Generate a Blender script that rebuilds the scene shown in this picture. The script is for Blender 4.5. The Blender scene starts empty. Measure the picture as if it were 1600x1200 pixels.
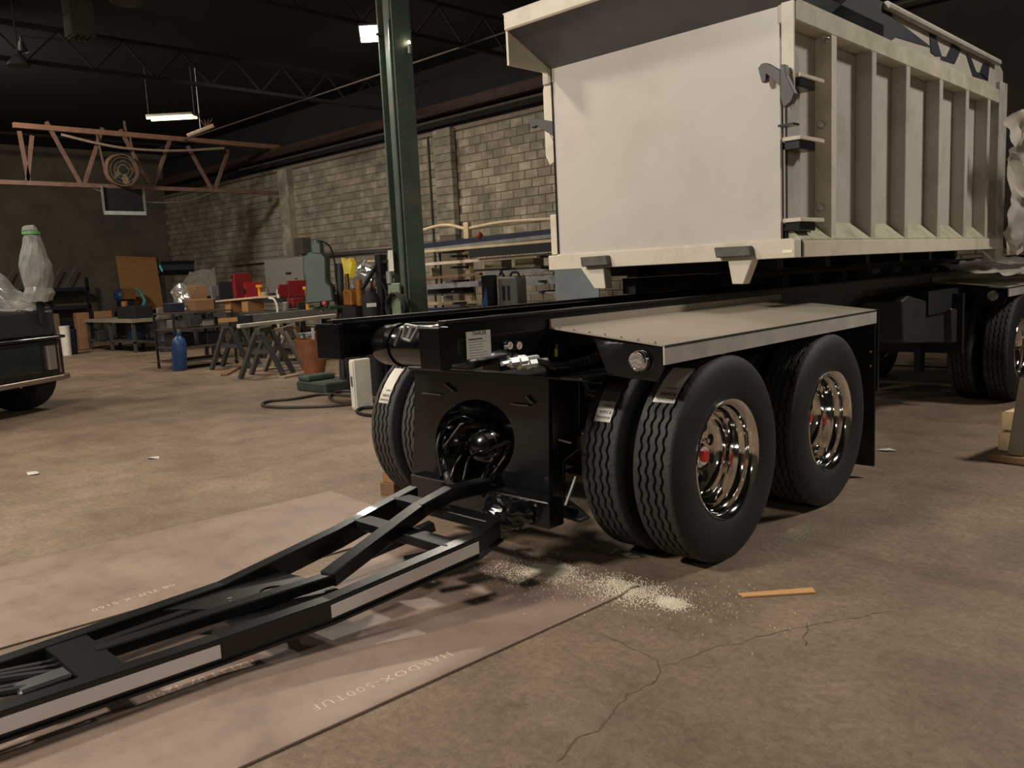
import bpy, bmesh, math, random
from mathutils import Vector, Matrix, noise
random.seed(7)
SC = bpy.context.scene
COL = SC.collection
# ------------------------------------------------------------------ camera
YAW, PIT, ROLL, FPX, CH = -0.774189258, -0.131519695, -0.0492563298, 1288.6, 1.55
FW = Vector((math.sin(YAW)*math.cos(PIT), math.cos(YAW)*math.cos(PIT), math.sin(PIT)))
R0 = Vector((math.cos(YAW), -math.sin(YAW), 0)); U0 = R0.cross(FW)
RT = R0*math.cos(ROLL)+U0*math.sin(ROLL); DN = -(RT.cross(FW))
CP = Vector((0, 0, CH))
cam = bpy.data.cameras.new('camera'); co = bpy.data.objects.new('camera', cam); COL.objects.link(co)
m = Matrix((RT, -DN, -FW)).transposed().to_4x4(); m.translation = CP
co.matrix_world = m
cam.sensor_width = 36; cam.lens = FPX*36/1600; cam.clip_start = .05; cam.clip_end = 200
SC.camera = co
# ------------------------------------------------------------------ world, exposure, lamps that stand outside the view
W = bpy.data.worlds.new('world'); SC.world = W; W.use_nodes = True
W.node_tree.nodes['Background'].inputs[0].default_value = (.9, .85, .8, 1)
W.node_tree.nodes['Background'].inputs[1].default_value = .012
vs = SC.view_settings; vs.view_transform = 'Standard'; vs.look = 'None'; vs.gamma = 1; vs.use_curve_mapping = False
vs.exposure = 0.0
def lamp(kind, name, loc, target, power, color, size=.6, size_y=None, spot=None, blend=.5, spread=None):
    d = bpy.data.lights.new(name, kind); o = bpy.data.objects.new(name, d); COL.objects.link(o)
    d.energy = power; d.color = color
    if kind == 'AREA':
        d.size = size
        if size_y: d.shape = 'RECTANGLE'; d.size_y = size_y
        if spread: d.spread = math.radians(spread)
    else: d.shadow_soft_size = size
    if spot: d.spot_size = spot; d.spot_blend = blend
    o.location = loc
    o.rotation_euler = (Vector(target)-Vector(loc)).to_track_quat('-Z', 'Y').to_euler()
    return o
WARM = (1, .89, .76); NEUT = (1, .94, .86)
lamp('AREA', 'front_bay_light', (-4.6, -3.6, 6.1), (-3.2, 3.5, .5), 520, NEUT, 1.3, .5)
lamp('AREA', 'side_bay_light', (1.8, 9.4, 6.3), (-.9, 5.8, 0), 150, NEUT, 1.3, .5, spread=110)
lamp('AREA', 'left_bay_light', (-7.2, .6, 6.3), (-5.6, 1.6, 0), 230, WARM, 1.0, .5)
lamp('AREA', 'truck_fill_light', (-13.5, .5, 6.2), (-13.0, 3.0, 0), 190, WARM, 1.3, .5)  # fill lamp out of view, added to brighten the truck
lamp('AREA', 'bench_bay_light', (-14.5, 8.6, 6.2), (-14.5, 11.0, 0), 230, WARM, 1.3, .5)
lamp('AREA', 'far_fill_light', (-20.5, 3.0, 6.5), (-24.0, 9, 1), 420, WARM, 1.3, .5)  # unseen fill lamp, added to lift the left back of the hall
lamp('AREA', 'tape_glare_light', (5.2, -1.2, 3.6), (-3, 1.2, .3), 45, NEUT, .8, .4)  # unseen lamp added to put glare on the drawbar's reflective strips
lamp('SPOT', 'column_flood_beam', (-7.72, 5.93, 4.30), (-5.2, 2.2, 0), 300, (1, .9, .76), .10, spot=math.radians(125), blend=.6)

# ------------------------------------------------------------------ helpers
def ray(x, y): return RT*(x-800)+DN*(y-600)+FW*FPX
def at(x, y, ax, v):
    r = ray(x, y); i = 'XYZ'.index(ax); return CP+r*((v-CP[i])/r[i])
def atD(x, y, D): return CP+ray(x, y)*(D/FPX)
def depth(p): return (Vector(p)-CP).dot(FW)
def lin(c): return tuple(((v/12.92) if v <= .04045 else ((v+.055)/1.055)**2.4) for v in c)
MATS = {}
def mat(name, rgb, rough=.5, metal=0., var=.15, scale=6, bump=0., bscale=60, dirt=None, dscale=2, damt=.5, rnd=0., coat=0., alpha=None, emit=None, spec=.5, streak=None, wpos=False):
    if name in MATS: return MATS[name]
    M = bpy.data.materials.new(name); M.use_nodes = True; MATS[name] = M
    nt = M.node_tree; N = nt.nodes; L = nt.links; b = N['Principled BSDF']
    c = lin([v/255 for v in rgb])
    tc = N.new('ShaderNodeTexCoord'); src = tc.outputs['Object']
    if wpos: src = N.new('ShaderNodeNewGeometry').outputs['Position']
    if streak:
        mp = N.new('ShaderNodeMapping'); mp.inputs['Scale'].default_value = streak; L.new(src, mp.inputs[0]); ssrc = mp.outputs[0]
    else: ssrc = src
    n = N.new('ShaderNodeTexNoise'); n.inputs['Scale'].default_value = scale; n.inputs['Detail'].default_value = 6; L.new(ssrc, n.inputs['Vector'])
    r = N.new('ShaderNodeValToRGB'); L.new(n.outputs[0], r.inputs[0])
    r.color_ramp.elements[0].position = .3; r.color_ramp.elements[1].position = .7
    r.color_ramp.elements[0].color = (*[v*(1-var) for v in c], 1); r.color_ramp.elements[1].color = (*[min(1, v*(1+var)) for v in c], 1)
    out = r.outputs[0]
    if dirt:
        n2 = N.new('ShaderNodeTexNoise'); n2.inputs['Scale'].default_value = dscale; n2.inputs['Detail'].default_value = 8; n2.inputs['Roughness'].default_value = .65; L.new(src, n2.inputs['Vector'])
        r2 = N.new('ShaderNodeValToRGB'); L.new(n2.outputs[0], r2.inputs[0]); r2.color_ramp.elements[0].position = .48; r2.color_ramp.elements[1].position = .68
        mu = N.new('ShaderNodeMath'); mu.operation = 'MULTIPLY'; mu.inputs[1].default_value = damt; L.new(r2.outputs[0], mu.inputs[0])
        mx = N.new('ShaderNodeMixRGB'); L.new(mu.outputs[0], mx.inputs[0]); L.new(out, mx.inputs[1]); mx.inputs[2].default_value = (*lin([v/255 for v in dirt]), 1); out = mx.outputs[0]
    if rnd:
        oi = N.new('ShaderNodeObjectInfo'); mr = N.new('ShaderNodeMapRange'); L.new(oi.outputs['Random'], mr.inputs[0]); mr.inputs[3].default_value = 1-rnd; mr.inputs[4].default_value = 1+rnd
        vm = N.new('ShaderNodeVectorMath'); vm.operation = 'SCALE'; L.new(out, vm.inputs[0]); L.new(mr.outputs[0], vm.inputs['Scale']); out = vm.outputs[0]
    L.new(out, b.inputs['Base Color'])
    b.inputs['Roughness'].default_value = rough; b.inputs['Metallic'].default_value = metal
    b.inputs['Coat Weight'].default_value = coat; b.inputs['Specular IOR Level'].default_value = spec
    if bump:
        nb = N.new('ShaderNodeTexNoise'); nb.inputs['Scale'].default_value = bscale; nb.inputs['Detail'].default_value = 5; L.new(src, nb.inputs['Vector'])
        bp = N.new('ShaderNodeBump'); bp.inputs['Strength'].default_value = bump; bp.inputs['Distance'].default_value = .01; L.new(nb.outputs[0], bp.inputs['Height']); L.new(bp.outputs[0], b.inputs['Normal'])
    if alpha is not None: b.inputs['Alpha'].default_value = alpha
    if emit: b.inputs['Emission Color'].default_value = (*lin([v/255 for v in emit[0]]), 1); b.inputs['Emission Strength'].default_value = emit[1]
    return M
def basis(d):
    d = Vector(d).normalized(); a = Vector((0, 0, 1)) if abs(d.z) < .9 else Vector((1, 0, 0))
    u = d.cross(a).normalized(); return u, d.cross(u).normalized()
def wl(o):
    v = Vector((0, 0, 0))
    while o is not None: v += o.location; o = o.parent
    return v
class MB:
    def __init__(s): s.v = []; s.f = []
    def add(s, vs_, fs): n = len(s.v); s.v += [Vector(v) for v in vs_]; s.f += [[i+n for i in f] for f in fs]; return s
    def box(s, a, b):
        x0, x1 = sorted((a[0], b[0])); y0, y1 = sorted((a[1], b[1])); z0, z1 = sorted((a[2], b[2]))
        return s.add([(x, y, z) for x in (x0, x1) for y in (y0, y1) for z in (z0, z1)], [(0, 1, 3, 2), (4, 6, 7, 5), (0, 4, 5, 1), (2, 3, 7, 6), (0, 2, 6, 4), (1, 5, 7, 3)])
    def obox(s, c, size, ux, uy):   # box centred at c with unit axes ux, uy
        ux = Vector(ux).normalized(); uy = Vector(uy).normalized(); uz = ux.cross(uy); c = Vector(c)
        P = [c+ux*(i*size[0]/2)+uy*(j*size[1]/2)+uz*(k*size[2]/2) for i in (-1, 1) for j in (-1, 1) for k in (-1, 1)]
        return s.add(P, [(0, 1, 3, 2), (4, 6, 7, 5), (0, 4, 5, 1), (2, 3, 7, 6), (0, 2, 6, 4), (1, 5, 7, 3)])
    def beam(s, a, b, w, h, up=(0, 0, 1)):   # rectangular bar a-b
        a = Vector(a); b = Vector(b); d = (b-a); L = d.length; d.normalize(); side = d.cross(Vector(up))
        if side.length < 1e-4: side = d.cross(Vector((1, 0, 0)))
        side.normalize()
        return s.obox((a+b)/2, (L, w, h), d, -side)
    def prism(s, pts, ext):
        pts = [Vector(p) for p in pts]; e = Vector(ext); n = len(pts)
        return s.add(pts+[p+e for p in pts], [list(range(n))[::-1], list(range(n, 2*n))]+[(i, (i+1) % n, (i+1) % n+n, i+n) for i in range(n)])
    def cyl(s, a, b, r, r2=None, n=16, caps=True):
        a = Vector(a); b = Vector(b); u, w = basis(b-a); r2 = r if r2 is None else r2
        P = [a+(u*math.cos(t)+w*math.sin(t))*r for t in [2*math.pi*i/n for i in range(n)]]+[b+(u*math.cos(t)+w*math.sin(t))*r2 for t in [2*math.pi*i/n for i in range(n)]]
        F = [(i, (i+1) % n, (i+1) % n+n, i+n) for i in range(n)]
        if caps: F += [list(range(n))[::-1], list(range(n, 2*n))]
        return s.add(P, F)
    def tube(s, pts, r, n=8, closed=False):
        pts = [Vector(p) for p in pts]; k = len(pts); P = []; F = []
        u = None
        for i, p in enumerate(pts):
            d = (pts[min(i+1, k-1)]-pts[max(i-1, 0)]).normalized()
            if u is None: u, w = basis(d)
            else:
                u = (u-d*u.dot(d)).normalized()
            w = d.cross(u)
            P += [p+(u*math.cos(2*math.pi*j/n)+w*math.sin(2*math.pi*j/n))*r for j in range(n)]
        for i in range(k-1):
            for j in range(n): F.append((i*n+j, i*n+(j+1) % n, (i+1)*n+(j+1) % n, (i+1)*n+j))
        F += [list(range(n))[::-1], [(k-1)*n+j for j in range(n)]]
        return s.add(P, F)
    def lathe(s, prof, o, axis, n=32, zig=None):   # prof: (radius, along)
        o = Vector(o); ax = Vector(axis).normalized(); u, w = basis(ax); P = []; F = []; k = len(prof)
        for i in range(n):
            t = 2*math.pi*i/n; e = u*math.cos(t)+w*math.sin(t)
            for j, (r, a) in enumerate(prof):
                P.append(o+e*r+ax*(a+(zig(i, j) if zig else 0)))
        for i in range(n):
            for j in range(k-1): F.append((i*k+j, ((i+1) % n)*k+j, ((i+1) % n)*k+j+1, i*k+j+1))
        return s.add(P, F)
    def sphere(s, c, rx, ry=None, rz=None, n=12, m_=8):
        ry = ry or rx; rz = rz or rx; c = Vector(c); P = []; F = []
        for i in range(m_+1):
            th = math.pi*i/m_
            for j in range(n): P.append(c+Vector((rx*math.sin(th)*math.cos(2*math.pi*j/n), ry*math.sin(th)*math.sin(2*math.pi*j/n), rz*math.cos(th))))
        for i in range(m_):
            for j in range(n): F.append((i*n+j, i*n+(j+1) % n, (i+1)*n+(j+1) % n, (i+1)*n+j))
        return s.add(P, F)
    def build(s, name, m_, parent=None, smooth=False, bevel=0, label=None, cat=None, group=None, kind=None, angle=35):
        o0 = wl(parent) if parent else Vector((0, 0, 0))
        me = bpy.data.meshes.new(name)
        loc = Vector((0, 0, 0))
        if not parent and kind != 'structure':
            zs = min(v.z for v in s.v); n = len(s.v); loc = Vector((sum(v.x for v in s.v)/n, sum(v.y for v in s.v)/n, zs)); o0 = loc
        me.from_pydata([v-o0 for v in s.v], [], s.f); me.validate()
        bm = bmesh.new(); bm.from_mesh(me); bmesh.ops.remove_doubles(bm, verts=bm.verts, dist=1e-5); bmesh.ops.recalc_face_normals(bm, faces=bm.faces); bm.to_mesh(me); bm.free()
        me.materials.append(m_)
        o = bpy.data.objects.new(name, me); COL.objects.link(o); o.parent = parent; o.location = loc
        if smooth:
            for p in me.polygons: p.use_smooth = True
            try: me.set_sharp_from_angle(angle=math.radians(angle))
            except Exception: pass
        if bevel:
            b = o.modifiers.new('bevel', 'BEVEL'); b.width = bevel; b.segments = 1; b.limit_method = 'ANGLE'
        if label: o['label'] = label
        if cat: o['category'] = cat
        if group: o['group'] = group
        if kind: o['kind'] = kind
        return o
def thing(name, label, cat, loc=(0, 0, 0), group=None):
    o = bpy.data.objects.new(name, None); COL.objects.link(o); o.location = loc; o['label'] = label; o['category'] = cat
    if group: o['group'] = group
    return o
def copy_tree(o, parent=None, offset=(0, 0, 0)):
    c = o.copy(); COL.objects.link(c); c.parent = parent; c.location = o.location+Vector(offset)
    for ch in list(o.children): copy_tree(ch, c)
    return c
def pxprism(pts, ax, v, ext): return MB().prism([at(x, y, ax, v) for x, y in pts], ext)
def curve_pts(ctrl, n=6):   # Catmull-Rom
    c = [Vector(p) for p in ctrl]; c = [c[0]*2-c[1]]+c+[c[-1]*2-c[-2]]; out = []
    for i in range(1, len(c)-2):
        for k in range(n):
            t = k/n; p0, p1, p2, p3 = c[i-1:i+3]
            out.append(.5*((2*p1)+(p2-p0)*t+(2*p0-5*p1+4*p2-p3)*t*t+(3*p1-p0-3*p2+p3)*t**3))
    out.append(c[-2]); return out
def text_mesh(txt, size, origin, ux, uy, name, m_, parent, ext=.0005, spacing=1.0):
    cu = bpy.data.curves.new('t', 'FONT'); cu.body = txt; cu.size = size; cu.extrude = ext; cu.space_character = spacing; cu.resolution_u = 2
    t = bpy.data.objects.new('t', cu); COL.objects.link(t); bpy.context.view_layer.update()
    me = bpy.data.meshes.new_from_object(t.evaluated_get(bpy.context.evaluated_depsgraph_get())); bpy.data.objects.remove(t)
    ux = Vector(ux).normalized(); uy = Vector(uy).normalized(); uz = ux.cross(uy); base = wl(parent) if parent else Vector()
    for v in me.vertices: v.co = Vector(origin)-base+ux*v.co.x+uy*v.co.y+uz*v.co.z
    me.materials.clear(); me.materials.append(m_)
    o = bpy.data.objects.new(name, me); COL.objects.link(o); o.parent = parent; return o
def crumple(mb, amp, freq, seed=0):
    s = Vector((seed*3.1, seed*7.7, seed))
    for v in mb.v: v += noise.noise_vector(v*freq+s)*amp+noise.noise_vector(v*freq*2.7+s)*amp*.45
    return mb
def grid(a, b, c, d, nu, nv):   # quad patch a-b (u) / a-d (v)
    a, b, c, d = map(Vector, (a, b, c, d)); g = MB()
    P = [(a.lerp(b, i/nu)).lerp(d.lerp(c, i/nu), j/nv) for j in range(nv+1) for i in range(nu+1)]
    return g.add(P, [(j*(nu+1)+i, j*(nu+1)+i+1, (j+1)*(nu+1)+i+1, (j+1)*(nu+1)+i) for j in range(nv) for i in range(nu)])

# ------------------------------------------------------------------ materials
black = mat('black_gloss', (13, 13, 14), .22, 0, .2, 8, spec=.5, coat=.4)
blacks = mat('black_satin', (17, 17, 17), .33, 0, .2, 6, .04, 80, coat=.15)
blackm = mat('black_matt', (20, 20, 20), .75)
rubber = mat('rubber', (26, 26, 27), .6, 0, .15, 10, .15, 120)
tread_m = mat('tread_rubber', (56, 53, 49), .7, 0, .25, 14, .5, 70)
chrome = mat('polished_aluminium', (235, 232, 228), .07, 1, .03, 3, .02, 8)
steelb = mat('bright_steel', (190, 190, 190), .28, 1, .1)
alu = mat('brushed_fender', (166, 154, 138), .5, .2, .08, 2, dirt=(150, 135, 115), damt=.35, dscale=3)
cream = mat('cream_paint', (216, 206, 186), .38, 0, .05, 2, dirt=(150, 138, 110), damt=.3, dscale=5)
greyp = mat('warm_grey_paint', (205, 197, 187), .30, 0, .035, 1.2, dirt=(165, 155, 138), damt=.25, dscale=1.6)
sidep = mat('side_paint', (186, 178, 166), .42, 0, .06, 2, dirt=(140, 132, 104), damt=.4, dscale=3)
dirtyp = mat('dirty_sill_paint', (172, 166, 140), .6, 0, .12, 4, dirt=(118, 112, 78), damt=.6, dscale=5)
red = mat('red_plastic', (200, 45, 30), .4)
redw = mat('red_paint', (124, 26, 30), .45)
white = mat('white_paint', (225, 220, 208), .5)
tape = mat('silver_tape', (235, 235, 235), .3, .35, .04, 3)
glass = mat('lens_glass', (225, 225, 225), .08, .85, .05, 30, .3, 60)
wood = mat('raw_wood', (190, 140, 90), .7, 0, .15, 4, streak=(1, 12, 12))
woodd = mat('old_wood', (120, 90, 60), .8, 0, .2, 5)
card = mat('cardboard', (134, 98, 66), .8, 0, .08)
green = mat('column_green', (62, 78, 66), .62, 0, .15, 5, dirt=(96, 88, 70), damt=.65, dscale=3.5)
mgreen = mat('machine_green', (66, 82, 74), .5, 0, .12, 6, dirt=(45, 50, 45), damt=.5, dscale=5)
rust = mat('primer_red', (122, 94, 82), .7, 0, .2, 6, dirt=(90, 70, 60), damt=.5)
dkst = mat('dark_steel', (62, 60, 60), .5, .5, .2)
gryst = mat('grey_steel', (140, 138, 134), .45, .4, .15)
copper = mat('copper_orange', (160, 104, 74), .5, .4, .25, 5)
blue = mat('blue_paint', (44, 78, 124), .4)
navy = mat('navy_paint', (32, 36, 56), .45)
yellow = mat('yellow_paint', (232, 205, 30), .5)
orange = mat('clamp_orange', (225, 160, 50), .5)
teal = mat('teal_plastic', (70, 170, 170), .5)
plywood = mat('plywood', (176, 130, 78), .75, 0, .15, 3, streak=(1, 1, 6))
foil = mat('foil', (225, 222, 215), .2, .8, .1, 5)
plast = mat('clear_film', (200, 196, 190), .14, 0, .1, 4, alpha=.62, spec=1.0)
plast2 = mat('film_folds', (214, 204, 190), .22, 0, .12, 3, alpha=.85, spec=.8)
paper = mat('paper', (205, 200, 190), .6)
ink = mat('ink', (40, 38, 36), .7)

# ------------------------------------------------------------------ the setting
def floor_mat():
    M = bpy.data.materials.new('concrete_floor'); M.use_nodes = True; nt = M.node_tree; N = nt.nodes; L = nt.links; b = N['Principled BSDF']
    g = N.new('ShaderNodeNewGeometry')
    def ns(sc, det=6, ro=.6, mp=None):
        n = N.new('ShaderNodeTexNoise'); n.inputs['Scale'].default_value = sc; n.inputs['Detail'].default_value = det; n.inputs['Roughness'].default_value = ro
        if mp:
            q = N.new('ShaderNodeMapping'); q.inputs['Scale'].default_value = mp; L.new(g.outputs['Position'], q.inputs[0]); L.new(q.outputs[0], n.inputs['Vector'])
        else: L.new(g.outputs['Position'], n.inputs['Vector'])
        return n.outputs[0]
    def ramp(s, a, b_, ca, cb):
        r = N.new('ShaderNodeValToRGB'); L.new(s, r.inputs[0]); r.color_ramp.elements[0].position = a; r.color_ramp.elements[1].position = b_
        r.color_ramp.elements[0].color = (*ca, 1); r.color_ramp.elements[1].color = (*cb, 1); return r.outputs[0]
    def mixc(f, a, b_, mode='MIX'):
        x = N.new('ShaderNodeMixRGB'); x.blend_type = mode
        if isinstance(f, float): x.inputs[0].default_value = f
        else: L.new(f, x.inputs[0])
        L.new(a, x.inputs[1]); L.new(b_, x.inputs[2]); return x.outputs[0]
    c1 = ramp(ns(.7, 8, .6), .35, .68, lin((.50, .43, .36)), lin((.63, .55, .465)))
    c2 = ramp(ns(2.6, 10, .7), .40, .62, (.62, .60, .57), (1.04, 1.03, 1.0))
    c = mixc(.6, c1, c2, 'MULTIPLY')
    c3 = ramp(ns(26, 8, .8), .40, .60, (.66, .64, .61), (1.12, 1.11, 1.10)); c = mixc(.75, c, c3, 'MULTIPLY')
    c6 = ramp(ns(150, 3, .8), .40, .62, (.78, .77, .75), (1.15, 1.15, 1.15)); c = mixc(.7, c, c6, 'MULTIPLY')
    c7 = ramp(ns(9, 4, .6), .66, .74, (1, 1, 1), (.72, .68, .64)); c = mixc(.8, c, c7, 'MULTIPLY')
    c4 = ramp(ns(.9, 6, .6, (.5, 1.8, 1)), .56, .72, (1, 1, 1), (.66, .60, .56)); c = mixc(.8, c, c4, 'MULTIPLY')
    c5 = ramp(ns(60, 2, .5), .72, .76, (1, 1, 1), (1.7, 1.65, 1.55)); c = mixc(1.0, c, c5, 'MULTIPLY')
    L.new(c, b.inputs['Base Color'])
    rr = N.new('ShaderNodeMapRange'); L.new(ns(2.2, 6), rr.inputs[0]); rr.inputs[3].default_value = .42; rr.inputs[4].default_value = .8; L.new(rr.outputs[0], b.inputs['Roughness'])
    bp = N.new('ShaderNodeBump'); bp.inputs['Strength'].default_value = .5; bp.inputs['Distance'].default_value = .008; L.new(ns(34, 10, .78), bp.inputs['Height']); L.new(bp.outputs[0], b.inputs['Normal'])
    return M
FX0, FX1, FY0, FY1, HT = -33.0, 7.0, -9.0, 14.5, 6.9
def struct(name, mb, m_): return mb.build(name, m_, kind='structure')
floor = struct('floor', MB().box((FX0, FY0, -.2), (FX1, FY1, 0)), floor_mat())
blockm = mat('concrete_block', (134, 125, 108), .9, 0, .30, 1.4, .6, 30, dirt=(196, 186, 168), dscale=2.2, damt=.55, rnd=.22, wpos=True)
mortar = mat('mortar', (104, 94, 80), .95, 0, .2, 4, .4, 40, wpos=True)
ceilm = mat('dark_roof_deck', (15, 14, 15), .85, 0, .25, 2)
farm = None
def farwall():
    M = mat('far_block_wall', (96, 90, 76), .95, 0, .2, 1.2, .4, 20, dirt=(120, 112, 96), dscale=1.5, damt=.5, wpos=True)
    return M
WB = 14.5
wall_back = struct('wall_back', MB().box((FX0, WB+.012, 0), (FX1, WB+.2, 5.2)), mortar)
struct('trim_1', MB().box((FX0, WB-.03, 5.2), (FX1, WB+.2, 5.3)), mat('wall_cap', (122, 110, 96), .85))
struct('trim_2', MB().box((FX0, WB+.1, 5.3), (FX1, WB+.25, HT)), mat('upper_siding', (24, 23, 24), .9))
wall_left = struct('wall_left', MB().box((FX0-.2, FY0, 0), (FX0, FY1, HT)), farwall())
struct('wall_right', MB().box((FX1, FY0, 0), (FX1+.2, FY1, HT)), farwall())
struct('wall_front', MB().box((FX0, FY0-.2, 0), (FX1, FY0, HT)), farwall())
ceiling = struct('ceiling', MB().box((FX0, FY0, HT), (FX1, FY1+.3, HT+.2)), ceilm)
# blocks of the rear wall: the 300 that show largest are parts, the rest one mesh
BW, BH = .4064, .2032
def block_mb(x, z, w=BW, h=BH, y=WB, g=.006):
    i = .008; mb = MB(); x0, x1, z0, z1 = x+g, x+w-g, z+g, z+h-g; yb = y+.014; yf = y-.004
    return mb.add([(x0, yb, z0), (x1, yb, z0), (x1, yb, z1), (x0, yb, z1), (x0+i, yf, z0+i), (x1-i, yf, z0+i), (x1-i, yf, z1-i), (x0+i, yf, z1-i)], [(4, 5, 6, 7), (0, 1, 5, 4), (1, 2, 6, 5), (2, 3, 7, 6), (3, 0, 4, 7)])
bproto = block_mb(0, 0).build('block', blockm, wall_back); bproto.location = (0, 0, 0)
cells = []
for r in range(25):
    z = .09+r*BH; off = (r % 2)*BW/2
    for k in range(-84, 18):
        x = k*BW+off
        if z+BH > 5.2 or x < FX0 or x+BW > FX1: continue
        if -16.35 < x+BW/2 < -15.65: continue
        vis = (-23.4 < x < -12.6 and z > 2.3)
        cells.append((0 if vis else 1, abs(x+12), x, z))
cells.sort()
first = True
rest = MB()
for i, (v_, d_, x, z) in enumerate(cells):
    if v_ == 0 and i < 292:
        if first: o = bproto; first = False
        else: o = bproto.copy(); COL.objects.link(o)
        o.parent = wall_back; o.location = (x, random.uniform(-.004, .004), z)
    else:
        b_ = block_mb(x, z); rest.add(b_.v, b_.f)
rs = rest.build('block_courses', blockm, wall_back); rs['kind'] = 'stuff'
# pilaster
pil = struct('trim_3', MB().box((-16.33, WB-.2, 0), (-15.72, WB+.1, 5.28)), mortar)
for r in range(13):
    z = 2.62+r*BH
    o = MB().box((-16.345, WB-.225, z+.006), (-15.705, WB-.05, z+BH-.006)).build('block', blockm, pil, bevel=.006)
struct('trim_4', MB().box((-23.95, WB-.22, 0), (-23.4, WB+.1, 5.2)), blockm)
struct('trim_5', MB().box((FX0, WB-.32, 5.62), (FX1, WB-.12, 5.86)), mat('dark_primer_beam', (58, 38, 32), .8, 0, .3))
tp = MB()
tp.tube([(-26, WB-.4, 5.45), (3, WB-.4, 5.45)], .03); tp.tube([(-26, 11.3, 5.9), (3, 11.3, 5.9)], .018)
struct('trim_6', tp, mat('pipe_grey', (90, 82, 76), .5, .3))
cd = MB(); cd.tube([(-16.75, WB-.05, 1.2), (-16.75, WB-.05, 5.2)], .025, 8)
cd.build('wall_conduit', dkst, label='thin dark vertical conduit on the block wall beside the pilaster', cat='pipe')
# roof joists over the whole hall
for i, x in enumerate((-29, -17.5, -12, -6.5, -1, 4.0)):
    jb = MB(); jb.box((x-.08, FY0, 6.55), (x+.08, WB, 6.62)); 
    if i > 0:
        jb.box((x-.06, FY0, 5.9), (x+.06, WB, 5.97))
        y = FY0
        while y < WB-1: jb.beam((x, y, 5.95), (x, y+.6, 6.57), .03, .03); jb.beam((x, y+.6, 6.57), (x, y+1.2, 5.95), .03, .03); y += 1.2
    struct('trim_%d' % (7+i), jb, mat('dark_joist', (26, 23, 22), .9))
struct('trim_14', MB().box((-9.2, WB-.06, 1.62), (FX1, WB, 5.6)), mat('added_dark_panel', (48, 40, 30), .85, 0, .3, 1.5))  # dark panel added over the block wall to darken it behind the trailer
# floor cracks as sunken seams
crk = mat('crack_dark', (92, 76, 60), .95)
def crack(px, w, nm='crack'):
    P = curve_pts([at(x, y, 'Z', 0) for x, y in px], 7); mb = MB(); k = len(P); V = []; F = []
    for i, p in enumerate(P):
        d = (P[min(i+1, k-1)]-P[max(i-1, 0)]); n = Vector((-d.y, d.x, 0)).normalized()
        j = noise.noise_vector(p*14)*.022+noise.noise_vector(p*40)*.008; ww = w*.8*(.4+abs(noise.noise(p*20))*1.6)*(.35 if i in (0, k-1) else 1)
        for s in (-1, 1): V.append(Vector((p.x+j.x, p.y+j.y, .0008))+n*ww*s)
    for i in range(k-1): F.append((2*i, 2*i+1, 2*i+3, 2*i+2))
    mb.add(V, F).build(nm, crk, floor)
crack([(943, 990), (985, 1012), (1020, 1030), (1030, 1045), (1020, 1065), (975, 1088), (955, 1110), (945, 1132), (905, 1155), (868, 1190)], .0045)
crack([(1030, 1040), (1065, 1033), (1085, 1020), (1130, 1010), (1180, 998), (1230, 985), (1290, 972), (1400, 955)], .003)
crack([(1255, 972), (1258, 985), (1258, 1012)], .0045)
crack([(225, 770), (290, 752), (380, 742), (420, 727), (520, 700), (580, 690)], .003)
crack([(100, 560), (135, 588), (175, 597)], .006); crack([(185, 563), (215, 585)], .006)

# ------------------------------------------------------------------ steel plates on the floor
platem = mat('mill_plate', (148, 127, 112), .5, .1, .12, 2.6, .15, 60, dirt=(116, 94, 84), dscale=5, damt=.5, wpos=True)
chalk = mat('faded_stencil', (196, 178, 160), .8)
_p = 0
p1 = thing('steel_plate', 'reddish grey steel plate with faded stencil lying under the drawbar, nearer the camera', 'steel plate', (-2.9, 1.6, 0))
a = at(370, 1200, 'Z', .012); b_ = at(940, 942, 'Z', .012); dr = (b_-a).normalized(); nl = Vector((-dr.y, dr.x, 0))
s0 = a-dr*3.0; s1 = b_+dr*.28
MB().prism([(s0.x, s0.y, 0), (s1.x, s1.y, 0), (s1.x+nl.x*1.42, s1.y+nl.y*1.42, 0), (s0.x+nl.x*1.42, s0.y+nl.y*1.42, 0)], (0, 0, .012)).build('plate', platem, p1, bevel=.002)
p2 = thing('steel_plate', 'reddish grey steel plate lying beyond the drawbar with its corner at the timber block', 'steel plate', (-4.6, 1.6, 0))
q0 = at(517, 767, 'Z', .01); q1 = at(0, 886, 'Z', .01); d2 = (q1-q0).normalized(); q1 = q0+d2*5.2; n2 = Vector((-d2.y, d2.x, 0))
n2 = n2 if n2.x > 0 else -n2
MB().prism([(q0.x, q0.y, 0), (q1.x, q1.y, 0), (q1.x+n2.x*1.3, q1.y+n2.y*1.3, 0), (q0.x+n2.x*1.3, q0.y+n2.y*1.3, 0)], (0, 0, .01)).build('plate', platem, p2, bevel=.002)
def stencil(txt, size, pA, pB, par, sp, z=.0126):
    A = at(*pA, 'Z', z); B = at(*pB, 'Z', z); ux = (B-A).normalized(); uy = Vector((-ux.y, ux.x, 0))
    text_mesh(txt, size, A, ux, uy, 'stencil_lettering', chalk, par, .0002, sp)
stencil('HARDOX-500TUF', .068, (700, 1018), (500, 1098), p1, 1.22)
stencil('R2134 07 4258', .07, (396, 1030), (166, 1108), p1, 1.0)
stencil('08 TUF-X-5160', .06, (270, 912), (70, 975), p2, 1.1, .0106)

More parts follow.
